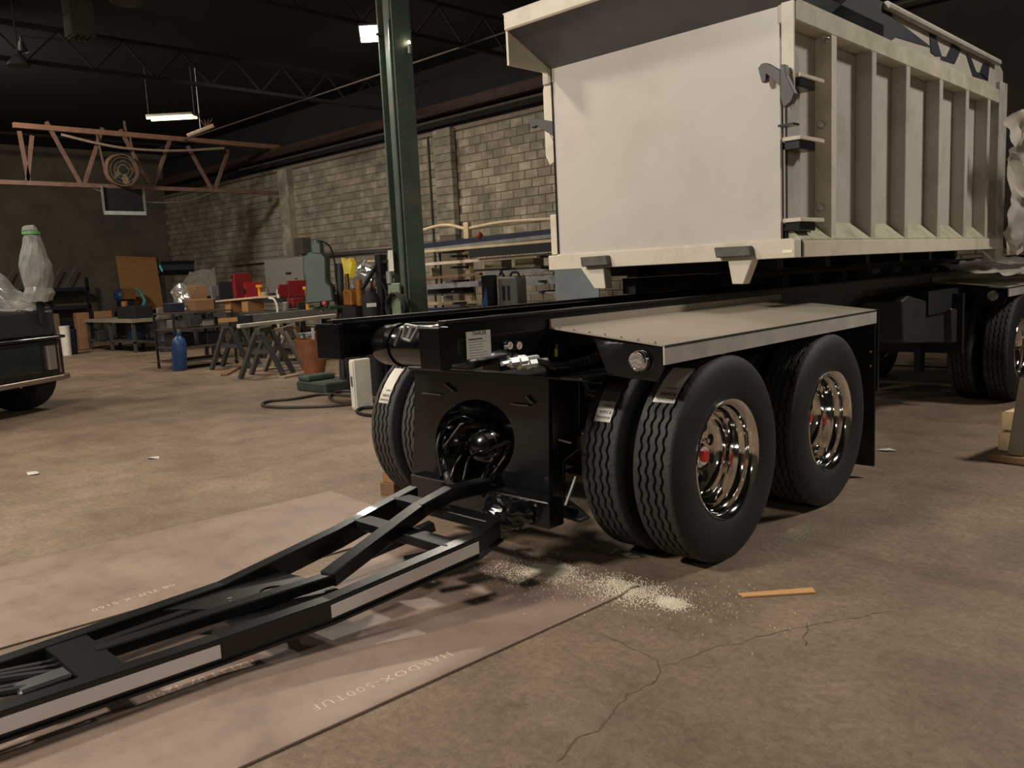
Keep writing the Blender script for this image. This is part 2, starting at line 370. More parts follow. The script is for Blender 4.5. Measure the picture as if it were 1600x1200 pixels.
# ------------------------------------------------------------------ trailer
TC = -3.336
tr = thing('trailer', 'black glossy tandem dump trailer chassis with drawbar and chrome dual wheels', 'trailer', (TC, 3.783, 0))
RX = (-3.81, -2.86)
for x in RX:
    s = 1 if x < TC else -1
    mb = MB(); x1 = x+s*.08
    mb.box((x, 2.53, 1.15), (x+s*.012, 13.5, 1.34)); mb.box((x, 2.53, 1.326), (x1, 13.5, 1.34)); mb.box((x, 2.53, 1.15), (x1, 13.5, 1.164))
    fr = mb.build('frame_rail', black, tr, bevel=.003)
    MB().box((x-.01*s, 2.50, 1.34), (x+s*.045, 13.4, 1.356)).build('wear_strip', blacks, fr, bevel=.002)
for y in (2.95, 3.6, 4.4, 5.4, 6.4, 7.6, 8.8, 10.0, 11.4, 12.8):
    MB().box((-3.80, y, 1.17), (-2.87, y+.08, 1.31)).build('crossmember', black, tr, bevel=.003)
# front end of the left rail: closed plate and tank between the rails
MB().box((-3.93, 2.50, 1.145), (-3.71, 2.53, 1.335)).build('rail_end_plate', black, tr, bevel=.003)
MB().box((-3.0, 2.46, 1.13), (-2.855, 2.53, 1.325)).build('rail_end_plate', black, tr, bevel=.003)
tk = MB().lathe([(0, -.40), (.06, -.395), (.10, -.37), (.112, -.33), (.112, .33), (.10, .37), (.06, .395), (0, .40)], (-3.34, 2.80, 1.20), (1, 0, 0), 24).build('air_tank', black, tr, smooth=True)
for x in (-3.56, -3.22):
    MB().lathe([(.113, -.02), (.12, -.02), (.12, .02), (.113, .02)], (x, 2.80, 1.20), (1, 0, 0), 24).build('tank_strap', black, tk, smooth=True)
# towing eye bracket with slot
e = MB(); Q = [at(x, y, 'Y', 2.60) for x, y in ((634, 507), (654, 511), (642, 533), (630, 529))]
for i in range(4): e.beam(Q[i], Q[(i+1) % 4], .012, .018, up=(0, 1, 0))
e.beam((Q[0]+Q[1])/2, (Q[2]+Q[3])/2, .02, .012, up=(0, 1, 0))
e.build('slotted_bracket', gryst, tr, bevel=.002)
MB().beam(at(617, 540, 'Y', 2.6), at(627, 512, 'Y', 2.6), .02, .02).build('latch_bar', steelb, tr, bevel=.004)
# right side box of the frame with data plate, gauges, hose fittings
MB().box((-2.99, 2.85, 1.08), (-2.865, 3.35, 1.16)).build('valve_box', black, tr, bevel=.004)
dp = pxprism([(728, 519), (766, 515), (768, 556), (730, 562)], 'X', -2.853, (-.003, 0, 0)).build('data_plate', paper, tr, label='grey printed data plate on the black frame')
A_ = at(730, 524, 'X', -2.8525); B_ = at(766, 520, 'X', -2.8525); ux = (B_-A_).normalized(); L_ = (B_-A_).length
text_mesh('TRAILER', L_*.17, A_+Vector((0, 0, -.004))+ux*.03, ux, (0, 0, 1), 'plate_lettering', ink, dp)
for i in range(8):
    z = A_.z-.022-i*.013; w = L_*random.uniform(.55, .88)
    MB().obox(A_+ux*(.008+w/2)+Vector((0, 0, -.022-i*.013)), (w, .0025 if i else .006, .0006), ux, (0, 0, 1)).build('print_line', mat('faint_ink', (120, 116, 110), .7) if i else ink, dp)
for gx in (797, 811.5):
    c = at(gx, 540, 'X', -2.84)
    g = MB().cyl(c+Vector((-.03, 0, 0)), c, .024, n=20).build('pressure_gauge', chrome, tr, smooth=True)
    MB().cyl(c, c+Vector((.002, 0, 0)), .019, n=20).build('dial', mat('dial_white', (225, 210, 200), .4), g, label='white dial with red needle')
    MB().obox(c+Vector((.003, 0, 0)), (.026, .003, .001), (0, .5, .8), (0, .8, -.5)).build('needle', red, g)
MB().cyl(at(787, 541, 'X', -2.86), at(792, 541, 'X', -2.85), .02, n=16).build('gauge_tee', steelb, tr, smooth=True)
MB().box((-2.865, 2.94, 1.12), (-2.855, 3.14, 1.16)).build('gauge_bracket', black, tr)
for k, (x0, y0) in enumerate(((800, 566), (815, 570))):
    c = at(x0, y0, 'X', -2.75)
    f = MB(); f.cyl(c+Vector((0, -.02, 0)), c+Vector((0, .04, 0)), .022, n=8); f.cyl(c+Vector((0, .04, 0)), c+Vector((0, .09, 0)), .028, n=8); f.cyl(c+Vector((0, .09, 0)), c+Vector((.0, .18, 0)), .018, n=12); f.cyl(c+Vector((0, -.07, 0)), c+Vector((0, -.02, 0)), .011, n=8)
    f.build('hose_coupling', mat('zinc', (225, 225, 222), .25, .85), tr, smooth=True, angle=20)
    pts = curve_pts([c+Vector((0, .14, 0)), at(868, 571+4*k, 'X', -2.72), at(905, 565+6*k, 'X', -2.68), at(945, 552+7*k, 'X', -2.62), at(975, 545+5*k, 'X', -2.6)])
    MB().tube(pts, .016, 10).build('hydraulic_hose', black, tr, smooth=True)
    sp = []
    for i in range(40):
        q = pts[int(10+i*(len(pts)-12)/40)]; 
    hp = pts[10:]
    for i in range(len(hp)-1):
        p_ = hp[i]; d = (hp[i+1]-hp[i]).normalized()
        MB().cyl(p_-d*.006, p_+d*.006, .019, n=10).build('hose_wrap', blacks, tr, smooth=True)
MB().beam(at(869, 557, 'X', -2.84), at(869, 545, 'X', -2.84), .012, .012).build('drain_handle', yellow, tr, label='small yellow valve handle')
MB().cyl(at(869, 545, 'X', -2.84), at(870, 538, 'X', -2.84), .007, n=8).build('drain_valve', steelb, tr)
# apron plate with round cut-out
YA = 3.15

arc = []
for i in range(25):
    t = math.radians(-50+(280*i/24)); arc.append((742+62*math.cos(t), 690-66*math.sin(t)))
outer = [(796, 782), (860, 792), (857, 588), (750, 580), (648, 576), (646, 742), (700, 752)]
# arc runs from lower right counter-clockwise over the top to lower left
pts = [(x, y) for x, y in arc]
poly = [pts[0]]+[(800, 782), (858, 790), (857, 588), (750, 581), (648, 576), (646, 744), (694, 752)]+pts[::-1][:-1]
MB().prism([at(x, y, 'Y', YA) for x, y in poly], (0, .03, 0)).build('apron_plate', blacks, tr)
pxprism([(858, 588), (905, 593), (905, 700), (880, 720), (880, 790), (858, 790)], 'Y', YA+.18, (0, .02, 0)).build('apron_wing', blacks, tr, bevel=.003)
MB().box((-3.9, YA-.05, 1.015), (-2.55, YA+.35, 1.03)).build('apron_ledge', mat('ledge_black', (30, 30, 30), .3), tr, bevel=.003)
for (x0, y0, x1, y1) in ((694, 599, 710, 612), (822, 619, 833, 631), (661, 614, 689, 617), (798, 631, 826, 634), (874, 687, 893, 692), (657, 745, 683, 750)):
    MB().beam(at(x0, y0, 'Y', YA-.012), at(x1, y1, 'Y', YA-.012), .012, .008).build('weld_bead', mat('bright_weld', (120, 120, 122), .25, .7), tr)
# axles and what shows through the cut-out
for y in (3.783, 5.05):
    ax = MB(); ax.cyl((-4.25, y, .5425), (-2.4, y, .5425), .065, n=20); ax.build('axle', black, tr, smooth=True)
    for x in (-3.95, -2.72):
        MB().cyl((x, y-.05, .60), (x, y-.28, .66), .085, n=18).build('brake_chamber', black, tr, smooth=True)
        MB().lathe([(.0, 0), (.08, 0), (.115, .05), (.10, .09), (.118, .13), (.10, .18), (.08, .2), (0, .2)], (x+.15*(1 if x < TC else -1), y+.2, .80), (0, 0, 1), 20).build('air_spring', rubber, tr, smooth=True)
        MB().box((x-.04, y-.5, .62), (x+.04, y+.45, .70)).build('trailing_arm', black, tr, bevel=.004)
ch = MB().lathe([(0, 0), (.05, .0), (.085, .02), (.09, .06), (.10, .065), (.10, .085), (.09, .09), (.085, .14), (.05, .17), (0, .18)], at(715, 690, 'Y', 3.36), (.35, -1, .2), 24).build('spring_brake', black, tr, smooth=True)
MB().lathe([(0, 0), (.05, .0), (.085, .02), (.09, .06), (.10, .065), (.10, .085), (.09, .09), (.085, .14), (.05, .17), (0, .18)], at(772, 694, 'Y', 3.42), (.1, -1, .1), 24).build('spring_brake', black, tr, smooth=True)
MB().beam(at(694, 700, 'Y', 3.2), at(722, 662, 'Y', 3.2), .03, .012).build('brake_clamp', steelb, tr, bevel=.003)
for P_ in ([(700, 755, 3.05), (694, 720, 3.15), (702, 690, 3.2), (730, 668, 3.25), (760, 665, 3.3)], [(725, 750, 3.0), (735, 715, 3.1), (760, 705, 3.2), (795, 690, 3.3)],
           [(705, 748, 3.0), (712, 728, 3.1), (722, 712, 3.15)], [(745, 770, 2.95), (760, 735, 3.1), (775, 710, 3.25)], [(755, 775, 2.95), (770, 742, 3.1), (788, 715, 3.3)], [(690, 745, 3.05), (683, 700, 3.12), (695, 665, 3.2), (722, 650, 3.3), (745, 660, 3.35)]):
    MB().tube(curve_pts([at(x, y, 'Y', v) for x, y, v in P_]), .011, 8).build('brake_hose', black, tr, smooth=True)
MB().cyl(at(702, 752, 'Y', 3.0), at(699, 742, 'Y', 3.05), .022, n=14).build('hose_swivel', steelb, tr, smooth=True)
# hinge beam
MB().box((-3.82, 3.0, .26), (-2.72, 3.12, .40)).build('hinge_beam', black, tr, bevel=.006)
st = MB().prism([at(849, 795, 'Z', .30), at(873, 775, 'Z', .36), at(893, 782, 'Z', .36), at(922, 806, 'Z', .30), at(905, 812, 'Z', .28)], (0, 0, -.02)); st.build('anchor_step', blacks, tr, bevel=.003)
MB().beam(at(884, 790, 'Y', 3.2), at(900, 745, 'Y', 3.3), .012, .012).build('stay_rod', gryst, tr)
cr = crumple(MB().sphere(at(795, 800, 'Z', .32), .15, .13, .085, 26, 18), .035, 9, 2); cr.build('wrapped_coupling', mat('black_film', (18, 18, 19), .12, 0, .1, coat=1), tr, smooth=False, label='coupling wrapped in crinkled black plastic film')
# drawbar
dbm = blacks
def zR(y): return .175 if y < 1.6 else .175+(y-1.6)*.16
def rail_pts(px):
    out = []
    for x, y in px:
        z = .2
        for _ in range(30):
            p = at(x, y, 'Z', z); z = .6*z+.4*zR(p.y)
        out.append(p)
    return out
Rr = rail_pts([(0, 1112), (345, 998), (517, 938), (747, 839), (782, 812)])
Lr = rail_pts([(0, 1024), (340, 908), (520, 822), (590, 784), (640, 758)])
def extend(pp, d, n=2.0): return [pp[0]-(pp[1]-pp[0]).normalized()*n]+pp
Rr = extend(Rr, 1, .8); Lr = extend(Lr, 1, .8)
def strip(pts, inward, w, h):
    mb = MB(); k = len(pts); V = []
    for i, p in enumerate(pts):
        V += [p, p+Vector((inward*w, 0, 0)), p+Vector((inward*w, 0, -h)), p+Vector((0, 0, -h))]
    F = [(4*i+j, 4*i+(j+1) % 4, 4*i+4+(j+1) % 4, 4*i+4+j) for i in range(k-1) for j in range(4)]+[(3, 2, 1, 0), tuple(4*(k-1)+j for j in range(4))]
    return mb.add(V, F)
RH = .105
db = strip(Rr, -1, .075, RH).build('drawbar', dbm, tr, bevel=.004, label='long black drawbar frame reaching toward the camera')
strip(Lr, 1, .075, RH).build('side_rail', dbm, db, bevel=.004)
for pp, sg in ((Rr, 1), (Lr, -1)):
    strip([p+Vector((sg*.016, 0, -RH+.010)) for p in pp], -sg*.03, 1.0, .010).build('bottom_flange', dbm, db) if False else strip([p+Vector((sg*.016, 0, -RH+.010)) for p in pp], -sg, .03, .010).build('bottom_flange', dbm, db)
def railat(pts, y):
    for a, b in zip(pts, pts[1:]):
        if a.y <= y <= b.y: return a.lerp(b, (y-a.y)/(b.y-a.y))
    return pts[-1]
for y, w in ((.98, .16), (2.47, .10), (2.76, .10)):
    a = railat(Lr, y); b_ = railat(Rr, y)
    MB().beam(a+Vector((.05, 0, -.03)), b_+Vector((-.05, 0, -.03)), w, .05).build('crossbar', dbm, db, bevel=.004)
# gusset plate with oval opening, two inner channels, centre arm
ga = railat(Lr, 1.75); gb = railat(Rr, 1.75)
gz = ga.z-.03
ring_o = [(ga.x+.06, 1.30), (ga.x+.06, 1.95), (ga.x+.22, 1.98), (gb.x-.16, 2.0), (gb.x-.06, 1.92), (gb.x-.06, 1.45), (gb.x-.2, 1.5), (ga.x+.22, 1.5)]
cx, cy = (ga.x+gb.x)/2-.02, 1.80
G = MB(); no = 24; inn = [(cx+.10*math.cos(t), cy+.075*math.sin(t)) for t in [2*math.pi*i/no for i in range(no)]]
def rayhit(ang):
    dx, dy = math.cos(ang), math.sin(ang); best = .5
    for (x1, y1), (x2, y2) in zip(ring_o, ring_o[1:]+ring_o[:1]):
        ex_, ey_ = x2-x1, y2-y1; den = dx*ey_-dy*ex_
        if abs(den) < 1e-9: continue
        t = ((x1-cx)*ey_-(y1-cy)*ex_)/den; u = ((x1-cx)*dy-(y1-cy)*dx)/den
        if t > 0 and -1e-6 <= u <= 1+1e-6: best = min(best, t) if best != .5 or True else t
    return (cx+dx*best, cy+dy*best)
out_ = [rayhit(2*math.pi*i/no) for i in range(no)]
V = [(x, y, gz) for x, y in inn]+[(x, y, gz) for x, y in out_]+[(x, y, gz-.012) for x, y in inn]+[(x, y, gz-.012) for x, y in out_]
F = []
for i in range(no):
    j = (i+1) % no; F += [(i, j, j+no, i+no), (i+2*no, i+3*no, j+3*no, j+2*no), (i, i+2*no, j+2*no, j), (i+no, j+no, j+3*no, i+3*no)]
G.add(V, F).build('gusset_plate', dbm, db)
for dx in (.17,):
    base = ga.x if dx > 0 else gb.x
    xx = base+dx
    MB().beam((xx, .98, .13), (xx, 1.60, .145), .05, .05).build('inner_channel', dbm, db, bevel=.003)
za = at(512, 905, 'Z', .22); zm = at(655, 797, 'Z', .37); zb = at(700, 772, 'Z', .42); zc = Vector((-3.2, 3.02, .42))
z00 = at(148, 1022, 'Z', .15)
for a, b_ in ((za, zm), (zm, zb), (zb, zc)):
    MB().beam(a, b_+(b_-a).normalized()*.02, .085, .07).build('centre_arm', dbm, db, bevel=.006)
MB().beam(z00, za+(za-z00).normalized()*.03, .075, .05).build('centre_arm', dbm, db, bevel=.006)
for a, b_ in ((Vector((-3.45, 2.2, .14)), Vector((-3.3, 2.72, .25))), (Vector((-3.08, 2.35, .2)), Vector((-2.95, 2.6, .22)))):
    MB().beam(a, b_, .06, .05).build('inner_brace', dbm, db, bevel=.003)
# reflective strips on the near face of the right rail
def rstrip(pA, pB, hA, hB, nm='reflective_strip'):
    def onrail(px_, dz):
        best = None
        for i in range(600):
            y = Rr[0].y+(Rr[-1].y-Rr[0].y)*i/599; p = railat(Rr, y)+Vector((.003, 0, -dz)); q = p-CP; z = q.dot(FW)
            X_ = 800+FPX*q.dot(RT)/z
            if z > .1 and (best is None or abs(X_-px_) < best[0]): best = (abs(X_-px_), y)
        return best[1]
    y0 = onrail(pA, .03); y1 = onrail(pB, .03); ys = [y0]+[p.y for p in Rr if y0 < p.y < y1]+[y1]
    if pA <= 0: ys = [Rr[0].y+.02]+ys[1:]
    mb = MB(); V = []; F = []
    for y in ys:
        p = railat(Rr, y); V += [p+Vector((.0005, 0, -hA)), p+Vector((.0035, 0, -hA)), p+Vector((.0035, 0, -hB)), p+Vector((.0005, 0, -hB))]
    k = len(ys)
    F = [(4*i+j, 4*i+(j+1) % 4, 4*i+4+(j+1) % 4, 4*i+4+j) for i in range(k-1) for j in range(4)]+[(3, 2, 1, 0), tuple(4*(k-1)+j for j in range(4))]
    mb.add(V, F).build(nm, tape, db, label='silver white reflective strip')
rstrip(-5, 345, .022, .078); rstrip(517, 748, .022, .078)
for i in range(5):
    y0 = .1+i*.02; ox = -3.50+i*.05
    MB().tube(curve_pts([(ox, -.4, .12), (ox+.02*math.sin(i), .3, .16+.01*i), (ox+.03, .62, .17+.008*(i % 3)), (ox+.01*i, .92, .12)]), .016, 8).build('air_line', rubber, db, smooth=True)
MB().box((-3.32, .72, .13), (-3.22, .90, .17)).build('line_clamp', steelb, db, bevel=.01)
for (x, y, sx) in ((-3.40, 1.0, .03), (-3.26, 1.02, .03), (-3.55, 1.03, .02), (-3.22, 1.66, .05), (-3.42, 1.62, .02)):
    MB().cyl((x, y, railat(Lr, y).z-.03), (x, y, railat(Lr, y).z-.01), .012, n=8).build('bolt', steelb, db)

# ---- wheels
def tire_prof():
    T = [(.300, -.10), (.322, -.118), (.38, -.134), (.43, -.139), (.48, -.133), (.515, -.121), (.531, -.111), (.539, -.106), (.5425, -.10)]
    gr = []
    for gx in (-.064, -.022, .022, .064):
        gr += [('g', gx-.008, .5435), ('g', gx-.005, .527), ('g', gx+.005, .527), ('g', gx+.008, .5435)]
    P = list(T); zi = set()
    for (_, a, r) in gr: zi.add(len(P)); P.append((r, a))
    P += [(r, -a) for r, a in T[::-1]]
    return P, zi
TP, TZ = tire_prof()
def make_tire(x, y, side):
    sgn = (1, 1, -1, -1)
    mb = MB().lathe(TP, (x, y, .5425), (1, 0, 0), 176, zig=lambda i, j: .0048*sgn[i % 4] if j in TZ else 0)
    o = mb.build('tire', tread_m, tr, smooth=True, angle=30)
    o.data.materials.append(rubber)
    for p in o.data.polygons:
        r = max(math.hypot(v.y, v.z-.5425) for v in [o.data.vertices[i].co+Vector((0, 3.783-y, 0)) for i in p.vertices])
        if r < .536: p.material_index = 1 if abs((sum((o.data.vertices[i].co.x for i in p.vertices))/len(p.vertices))+TC-x) > .09 else 0
    MB().lathe([(.338, .121*side), (.343, .124*side), (.348, .123*side)], (x, y, .5425), (1, 0, 0), 64).build('bead_ring', rubber, o, smooth=True)
    return o
def make_rim_outer(o, x, y):
    xo = x+.112; c = (xo, y, .5425)
    prof = [(.288, -.27), (.288, -.03), (.300, -.012), (.312, -.006), (.319, .004), (.316, .009), (.308, .006), (.297, -.006), (.286, -.016), (.279, -.035), (.278, -.055), (.266, -.068), (.258, -.085), (.254, -.15), (.246, -.175), (.232, -.198), (.215, -.208), (.20, -.208), (.17, -.202), (.15, -.201), (.118, -.202)]
    rim = MB().lathe(prof, c, (1, 0, 0), 96).build('rim', chrome, o, smooth=True, label='polished dished rim')
    hub = MB().lathe([(.118, -.202), (.106, -.198), (.095, -.188), (.084, -.182), (.078, -.178), (.075, -.155), (.068, -.148), (.052, -.145), (.05, -.142), (0, -.142)], c, (1, 0, 0), 40).build('hub_cover', chrome, o, smooth=True)
    MB().lathe([(.033, -.142), (.033, -.132), (.028, -.126), (0, -.124)], c, (1, 0, 0), 24).build('hub_cap', red, o, smooth=True, label='red hub cap')
    hh = MB(); nn = MB()
    for i in range(10):
        t = 2*math.pi*(i+.5)/10
        cy_, cz_ = y+.172*math.cos(t), .5425+.172*math.sin(t)
        MB().cyl((xo-.22, cy_, cz_), (xo-.2005, cy_, cz_), .033, n=20).build('hand_hole', blackm, o)
        t += .314; cy_, cz_ = y+.108*math.cos(t), .5425+.108*math.sin(t)
        MB().cyl((xo-.200, cy_, cz_), (xo-.165, cy_, cz_), .0165, .013, n=10).build('lug_nut', chrome, o, smooth=True)
def make_rim_inner(o, x, y, s):
    MB().lathe([(.315, .11), (.29, .08), (.28, -.08), (.315, -.11)], (x, y, .5425), (1, 0, 0), 48).build('rim', chrome, o, smooth=True)
    MB().cyl((x-.02, y, .5425), (x+.02, y, .5425), .283, n=32).build('wheel_disc', blackm, o)
    MB().cyl((x-.14, y, .5425), (x+.14, y, .5425), .20, n=32).build('brake_drum', dkst, o, smooth=True)
XO, XI = -2.262, -2.589
t_out = make_tire(XO, 3.783, 1); make_rim_outer(t_out, XO, 3.783)
t_in = make_tire(XI, 3.783, 1); make_rim_inner(t_in, XI, 3.783, 1)
DY = 1.267
def cp(o, off): 
    c = copy_tree(o, tr); c.location = o.location+Vector(off); return c
cp(t_out, (0, DY, 0)); cp(t_in, (0, DY, 0))
XLI, XLO = 2*TC-XI, 2*TC-XO
cp(t_in, (XLI-XI, 0, 0)); l_out = cp(t_in, (XLO-XI, 0, 0)); cp(t_in, (XLI-XI, DY, 0)); cp(t_in, (XLO-XI, DY, 0))
RY = 9.2-3.216
for k in (0, DY): cp(t_out, (0, RY+k, 0)); cp(t_in, (0, RY+k, 0)); cp(t_in, (XLI-XI, RY+k, 0)); cp(t_in, (XLO-XI, RY+k, 0))
# labels on treads
def tread_label(x, y, a0, a1, w, par, half=False, dark=False):
    def P(a, r=.5465): t = math.radians(a); return Vector((0, y-r*math.cos(t), .5425+r*math.sin(t)))
    mb = MB(); n = 10; V = []; F = []
    for i in range(n+1):
        p = P(a0+(a1-a0)*i/n)
        for s in (-1, 1): V.append(p+Vector((x+s*w/2, 0, 0)))
    F = [(2*i, 2*i+1, 2*i+3, 2*i+2) for i in range(n)]
    lb = mb.add(V, F).build('tread_label', mat('label_silver', (205, 200, 186), .45, .2), par, label='printed paper label stuck on the tread')
    def line(a, txt, size):
        t = math.radians(a); p = P(a, .5472); up = Vector((0, math.sin(t), math.cos(t)))
        text_mesh(txt, size, p+Vector((x+w*.42, 0, 0)), (-1, 0, 0), -up, 'label_print', ink, lb)
    A = a0
    line(A+3, 'REGIONAL', w*.17); line(A+6.5, 'R268A', w*.26); line(A+10, '11R22.5', w*.16)
    if dark:
        V = []
        for i in range(6):
            p = P(a0+(a1-a0)*(.5+.5*i/5), .547)
            for s in (-1, 1): V.append(p+Vector((x+s*w/2*.96, 0, 0)))
        MB().add(V, [(2*i, 2*i+1, 2*i+3, 2*i+2) for i in range(5)]).build('label_panel', mat('label_dark', (92, 90, 82), .5), lb)
tread_label(XI, 3.783, 26, 50, .105, tr, dark=True)
tread_label(XO, 3.783, 40, 66, .125, tr)
tread_label(XLO, 3.783, 22, 50, .10, tr)
# fenders
def fender(dy):
    y0, y1 = 3.216+dy, 5.80+dy
    xo, xi, zo, zi = -2.152, -2.853, 1.185, 1.262
    mb = MB().prism([(xo, y0, zo), (xi, y0, zi), (xi, y0, zi+.05), (xi+.012, y0, zi+.05), (xi+.014, y0, zi+.008), (xo, y0, zo+.008)], (0, y1-y0, 0))
    f = mb.build('fender', alu, tr, label='warm grey flat metal fender with folded edges')
    MB().box((xo-.004, y0, zo-.085), (xo+.004, y1, zo+.006)).build('fender_skirt', mat('skirt_bright', (190, 184, 176), .45, .2), f)
    MB().box((xo+.0045, y0, zo-.004), (xo+.007, y1, zo+.006)).build('edge_fold', dkst, f)
    for i in range(7):
        t = .08+i*.14
        MB().sphere((xi+(xo-xi)*t, y0+.015, zi+(zo-zi)*t+.012), .006, n=8, m_=5).build('rivet', steelb, f)
    MB().prism([(xo-.01, y0+.01, zo-.004), (xo-.42, y0+.01, zo+.03), (xo-.34, y0+.01, zo-.15), (xo-.05, y0+.01, zo-.17), (xo-.01, y0+.01, zo-.1)], (0, .012, 0)).build('fender_bracket', black, tr, bevel=.003)
    c = Vector((-2.285, y0-.002, 1.115))
    lt = MB().lathe([(0, .03), (.036, .03), (.041, .022), (.048, .016), (.05, .0), (.05, -.01)], c, (0, -1, 0), 28).build('marker_light', glass, f, smooth=True, label='round clear marker light')
    MB().lathe([(.040, .022), (.046, .03), (.052, .02), (.054, .0)], c, (0, -1, 0), 28).build('light_ring', chrome, lt, smooth=True)
    return f
fender(0); fender(RY)
# inner valance under the fender (frame side), hangers
MB().box((-2.92, 3.25, .95), (-2.90, 5.9, 1.26)).build('valance', blackm, tr)
MB().box((-2.90, 5.86, .62), (-2.16, 5.885, 1.19)).build('flap_bracket', blacks, tr)
MB().box((-2.86, 5.84, .08), (-2.17, 5.856, 1.12)).build('mud_flap', rubber, tr, bevel=.006, label='black rubber mud flap behind the tandem wheels')
for z in (.9, .8): MB().sphere((-2.2, 5.835, z), .012, n=8, m_=5).build('bolt', steelb, tr)
# rail posts between lower rails and the box sub frame, and mid boxes
for i in range(9):
    y = 5.9+i*.55
    MB().box((-2.97, y, 1.34), (-2.88, y+.11, 1.45)).build('rail_post', blackm, tr)
MB().box((-2.98, 5.2, 1.445), (-2.86, 13, 1.48)).build('upper_rail', blackm, tr)
MB().box((-3.84, 5.2, 1.36), (-3.72, 13, 1.48)).build('upper_rail', blackm, tr)
bx = MB().prism([at(x, y, 'X', -2.62) for x, y in ((1410, 470), (1420, 462), (1485, 482), (1488, 536), (1412, 536))], (-.35, 0, 0)); bx.build('tool_box', mat('box_plastic', (46, 45, 42), .5), tr, bevel=.012, label='black moulded box hung from the frame')
pxprism([(1487, 482), (1512, 484), (1515, 490), (1513, 532), (1489, 536)], 'X', -2.55, (-.4, 0, 0)).build('battery_box', mat('box_plastic2', (54, 54, 54), .45), tr, bevel=.01)
MB().box((-2.95, 8.3, .98), (-2.6, 10.3, 1.2)).build('box_hanger', blackm, tr)
for x in (-2.92, -3.75):
    MB().box((x, 8.9, .35), (x+.06, 9.05, 1.2)).build('rear_hanger', blackm, tr)
MB().box((-3.9, 9.0, .55), (-2.5, 9.06, 1.15)).build('rear_apron', blackm, tr)
for y in (9.767, 11.03): MB().cyl((-4.25, y, .5425), (-2.4, y, .5425), .065, n=16).build('axle', black, tr)
MB().lathe([(.28, -.3), (.34, -.3), (.34, .3), (.28, .3)], (-3.3, 8.0, .62), (0, 1, 0), 16)

# ------------------------------------------------------------------ dump box on the trailer
bxT = thing('dump_box', 'large cream and grey steel dump box with ribbed side standing on the trailer', 'dump box', (TC, 7.2, 1.48))
YB, ZB, ZT, XR, XL = 4.93, 1.57, 3.09, -2.32, -4.35
YE = 9.62
MB().box((-4.25, YB+.02, 1.69), (-2.424, YB+.05, ZT)).build('front_panel', greyp, bxT, label='flat warm grey front panel')
MB().box((-4.26, YB-.0, ZB+.01), (-2.335, YB+.02, 1.69)).add([], []).build('front_sill', cream, bxT, bevel=.004)
MB().box((XL, YB-.004, ZB), (XR, YB+.10, 1.682)).build('front_beam', cream, bxT, bevel=.004)
MB().box((-4.262, YB+.01, 1.69), (-4.25, YB+.06, ZT)).build('panel_edge', blacks, bxT)
MB().box((-4.345, YB+.03, 1.69), (-4.28, YB+.10, 2.0)).build('corner_foot', cream, bxT, bevel=.004)
MB().box((-2.424, YB+.06, 1.69), (-2.405, YB+.08, ZT)).build('shadow_gap', blackm, bxT)
pxp = [(-2.404, ZT), (-2.322, ZT), (-2.322, 2.54), (-2.35, 2.44), (-2.404, 2.62)]
MB().prism([(x, YB, z) for x, z in pxp], (0, .012, 0)).build('corner_flange', cream, bxT, bevel=.002)
MB().prism([(2*TC-x, YB+.03, z) for x, z in [(-2.404, ZT-.03), (-2.35, ZT-.03), (-2.31, ZT-.15), (-2.31, 2.45), (-2.35, 2.38), (-2.404, 2.40)]], (0, .012, 0)).build('corner_flange', cream, bxT, bevel=.002)
# cab guard: flared sheet and lip
mb = MB().prism([(-4.27, YB+.02, ZT-.01), (-4.27, 4.50, 3.285), (-4.27, 4.49, 3.30), (-4.27, YB+.06, ZT+.03)], (1.95, 0, 0)); mb.build('cab_guard', mat('guard_grey', (98, 96, 100), .4), bxT)
MB().box((-4.28, 4.47, 3.28), (-2.31, 4.50, 3.40)).build('guard_lip', cream, bxT, bevel=.01)
MB().box((-4.28, 4.47, 3.39), (-2.31, 5.2, 3.40)).build('guard_top', greyp, bxT)
MB().box((-4.29, 4.50, 3.05), (-4.27, 5.2, 3.40)).build('guard_cheek', cream, bxT)
# sides
for s, X_, lab in ((1, XR, 1), (-1, XL, 0)):
    xi = X_-s*.115
    MB().box((xi-s*.01, YB+.06, ZB+.05), (xi, YE, ZT)).build('side_panel', sidep, bxT)
    MB().prism([(X_, YB+.08, ZB), (X_, YB+.08, 1.685), (xi, YB+.08, 1.80), (xi, YB+.08, ZB)], (0, YE-YB-.1, 0)).build('side_sill', dirtyp, bxT)
    MB().box((X_-.002*s, YB+.10, ZB), (X_+.012*s, YE-.02, 1.672)).build('sill_face', cream, bxT, bevel=.003)
    MB().box((X_, YB+.012, 2.975), (xi, YE, ZT+.02)).build('top_rail', mat('rail_paint', (190, 182, 160), .45, dirt=(130, 120, 95), damt=.4), bxT, bevel=.008)
    for i, y in enumerate((5.46, 6.14, 6.82, 7.60, 8.32, 9.0)):
        MB().box((X_-.001*s, y, 1.66), (xi, y+.085, 2.98)).build('side_rib', sidep if i else cream, bxT, bevel=.004)
    MB().box((X_+.01*s, YE-.26, ZB-.12), (xi, YE, ZT+.1)).build('rear_post', mat('rear_post_paint', (186, 180, 168), .4), bxT, bevel=.008)
MB().box((XL+.2, YE-.05, ZB), (XR-.2, YE, ZT)).build('tail_gate', sidep, bxT)
MB().box((XL+.2, YB+.05, ZB+.03), (XR-.2, YE, ZB+.06)).build('box_floor', blacks, bxT)
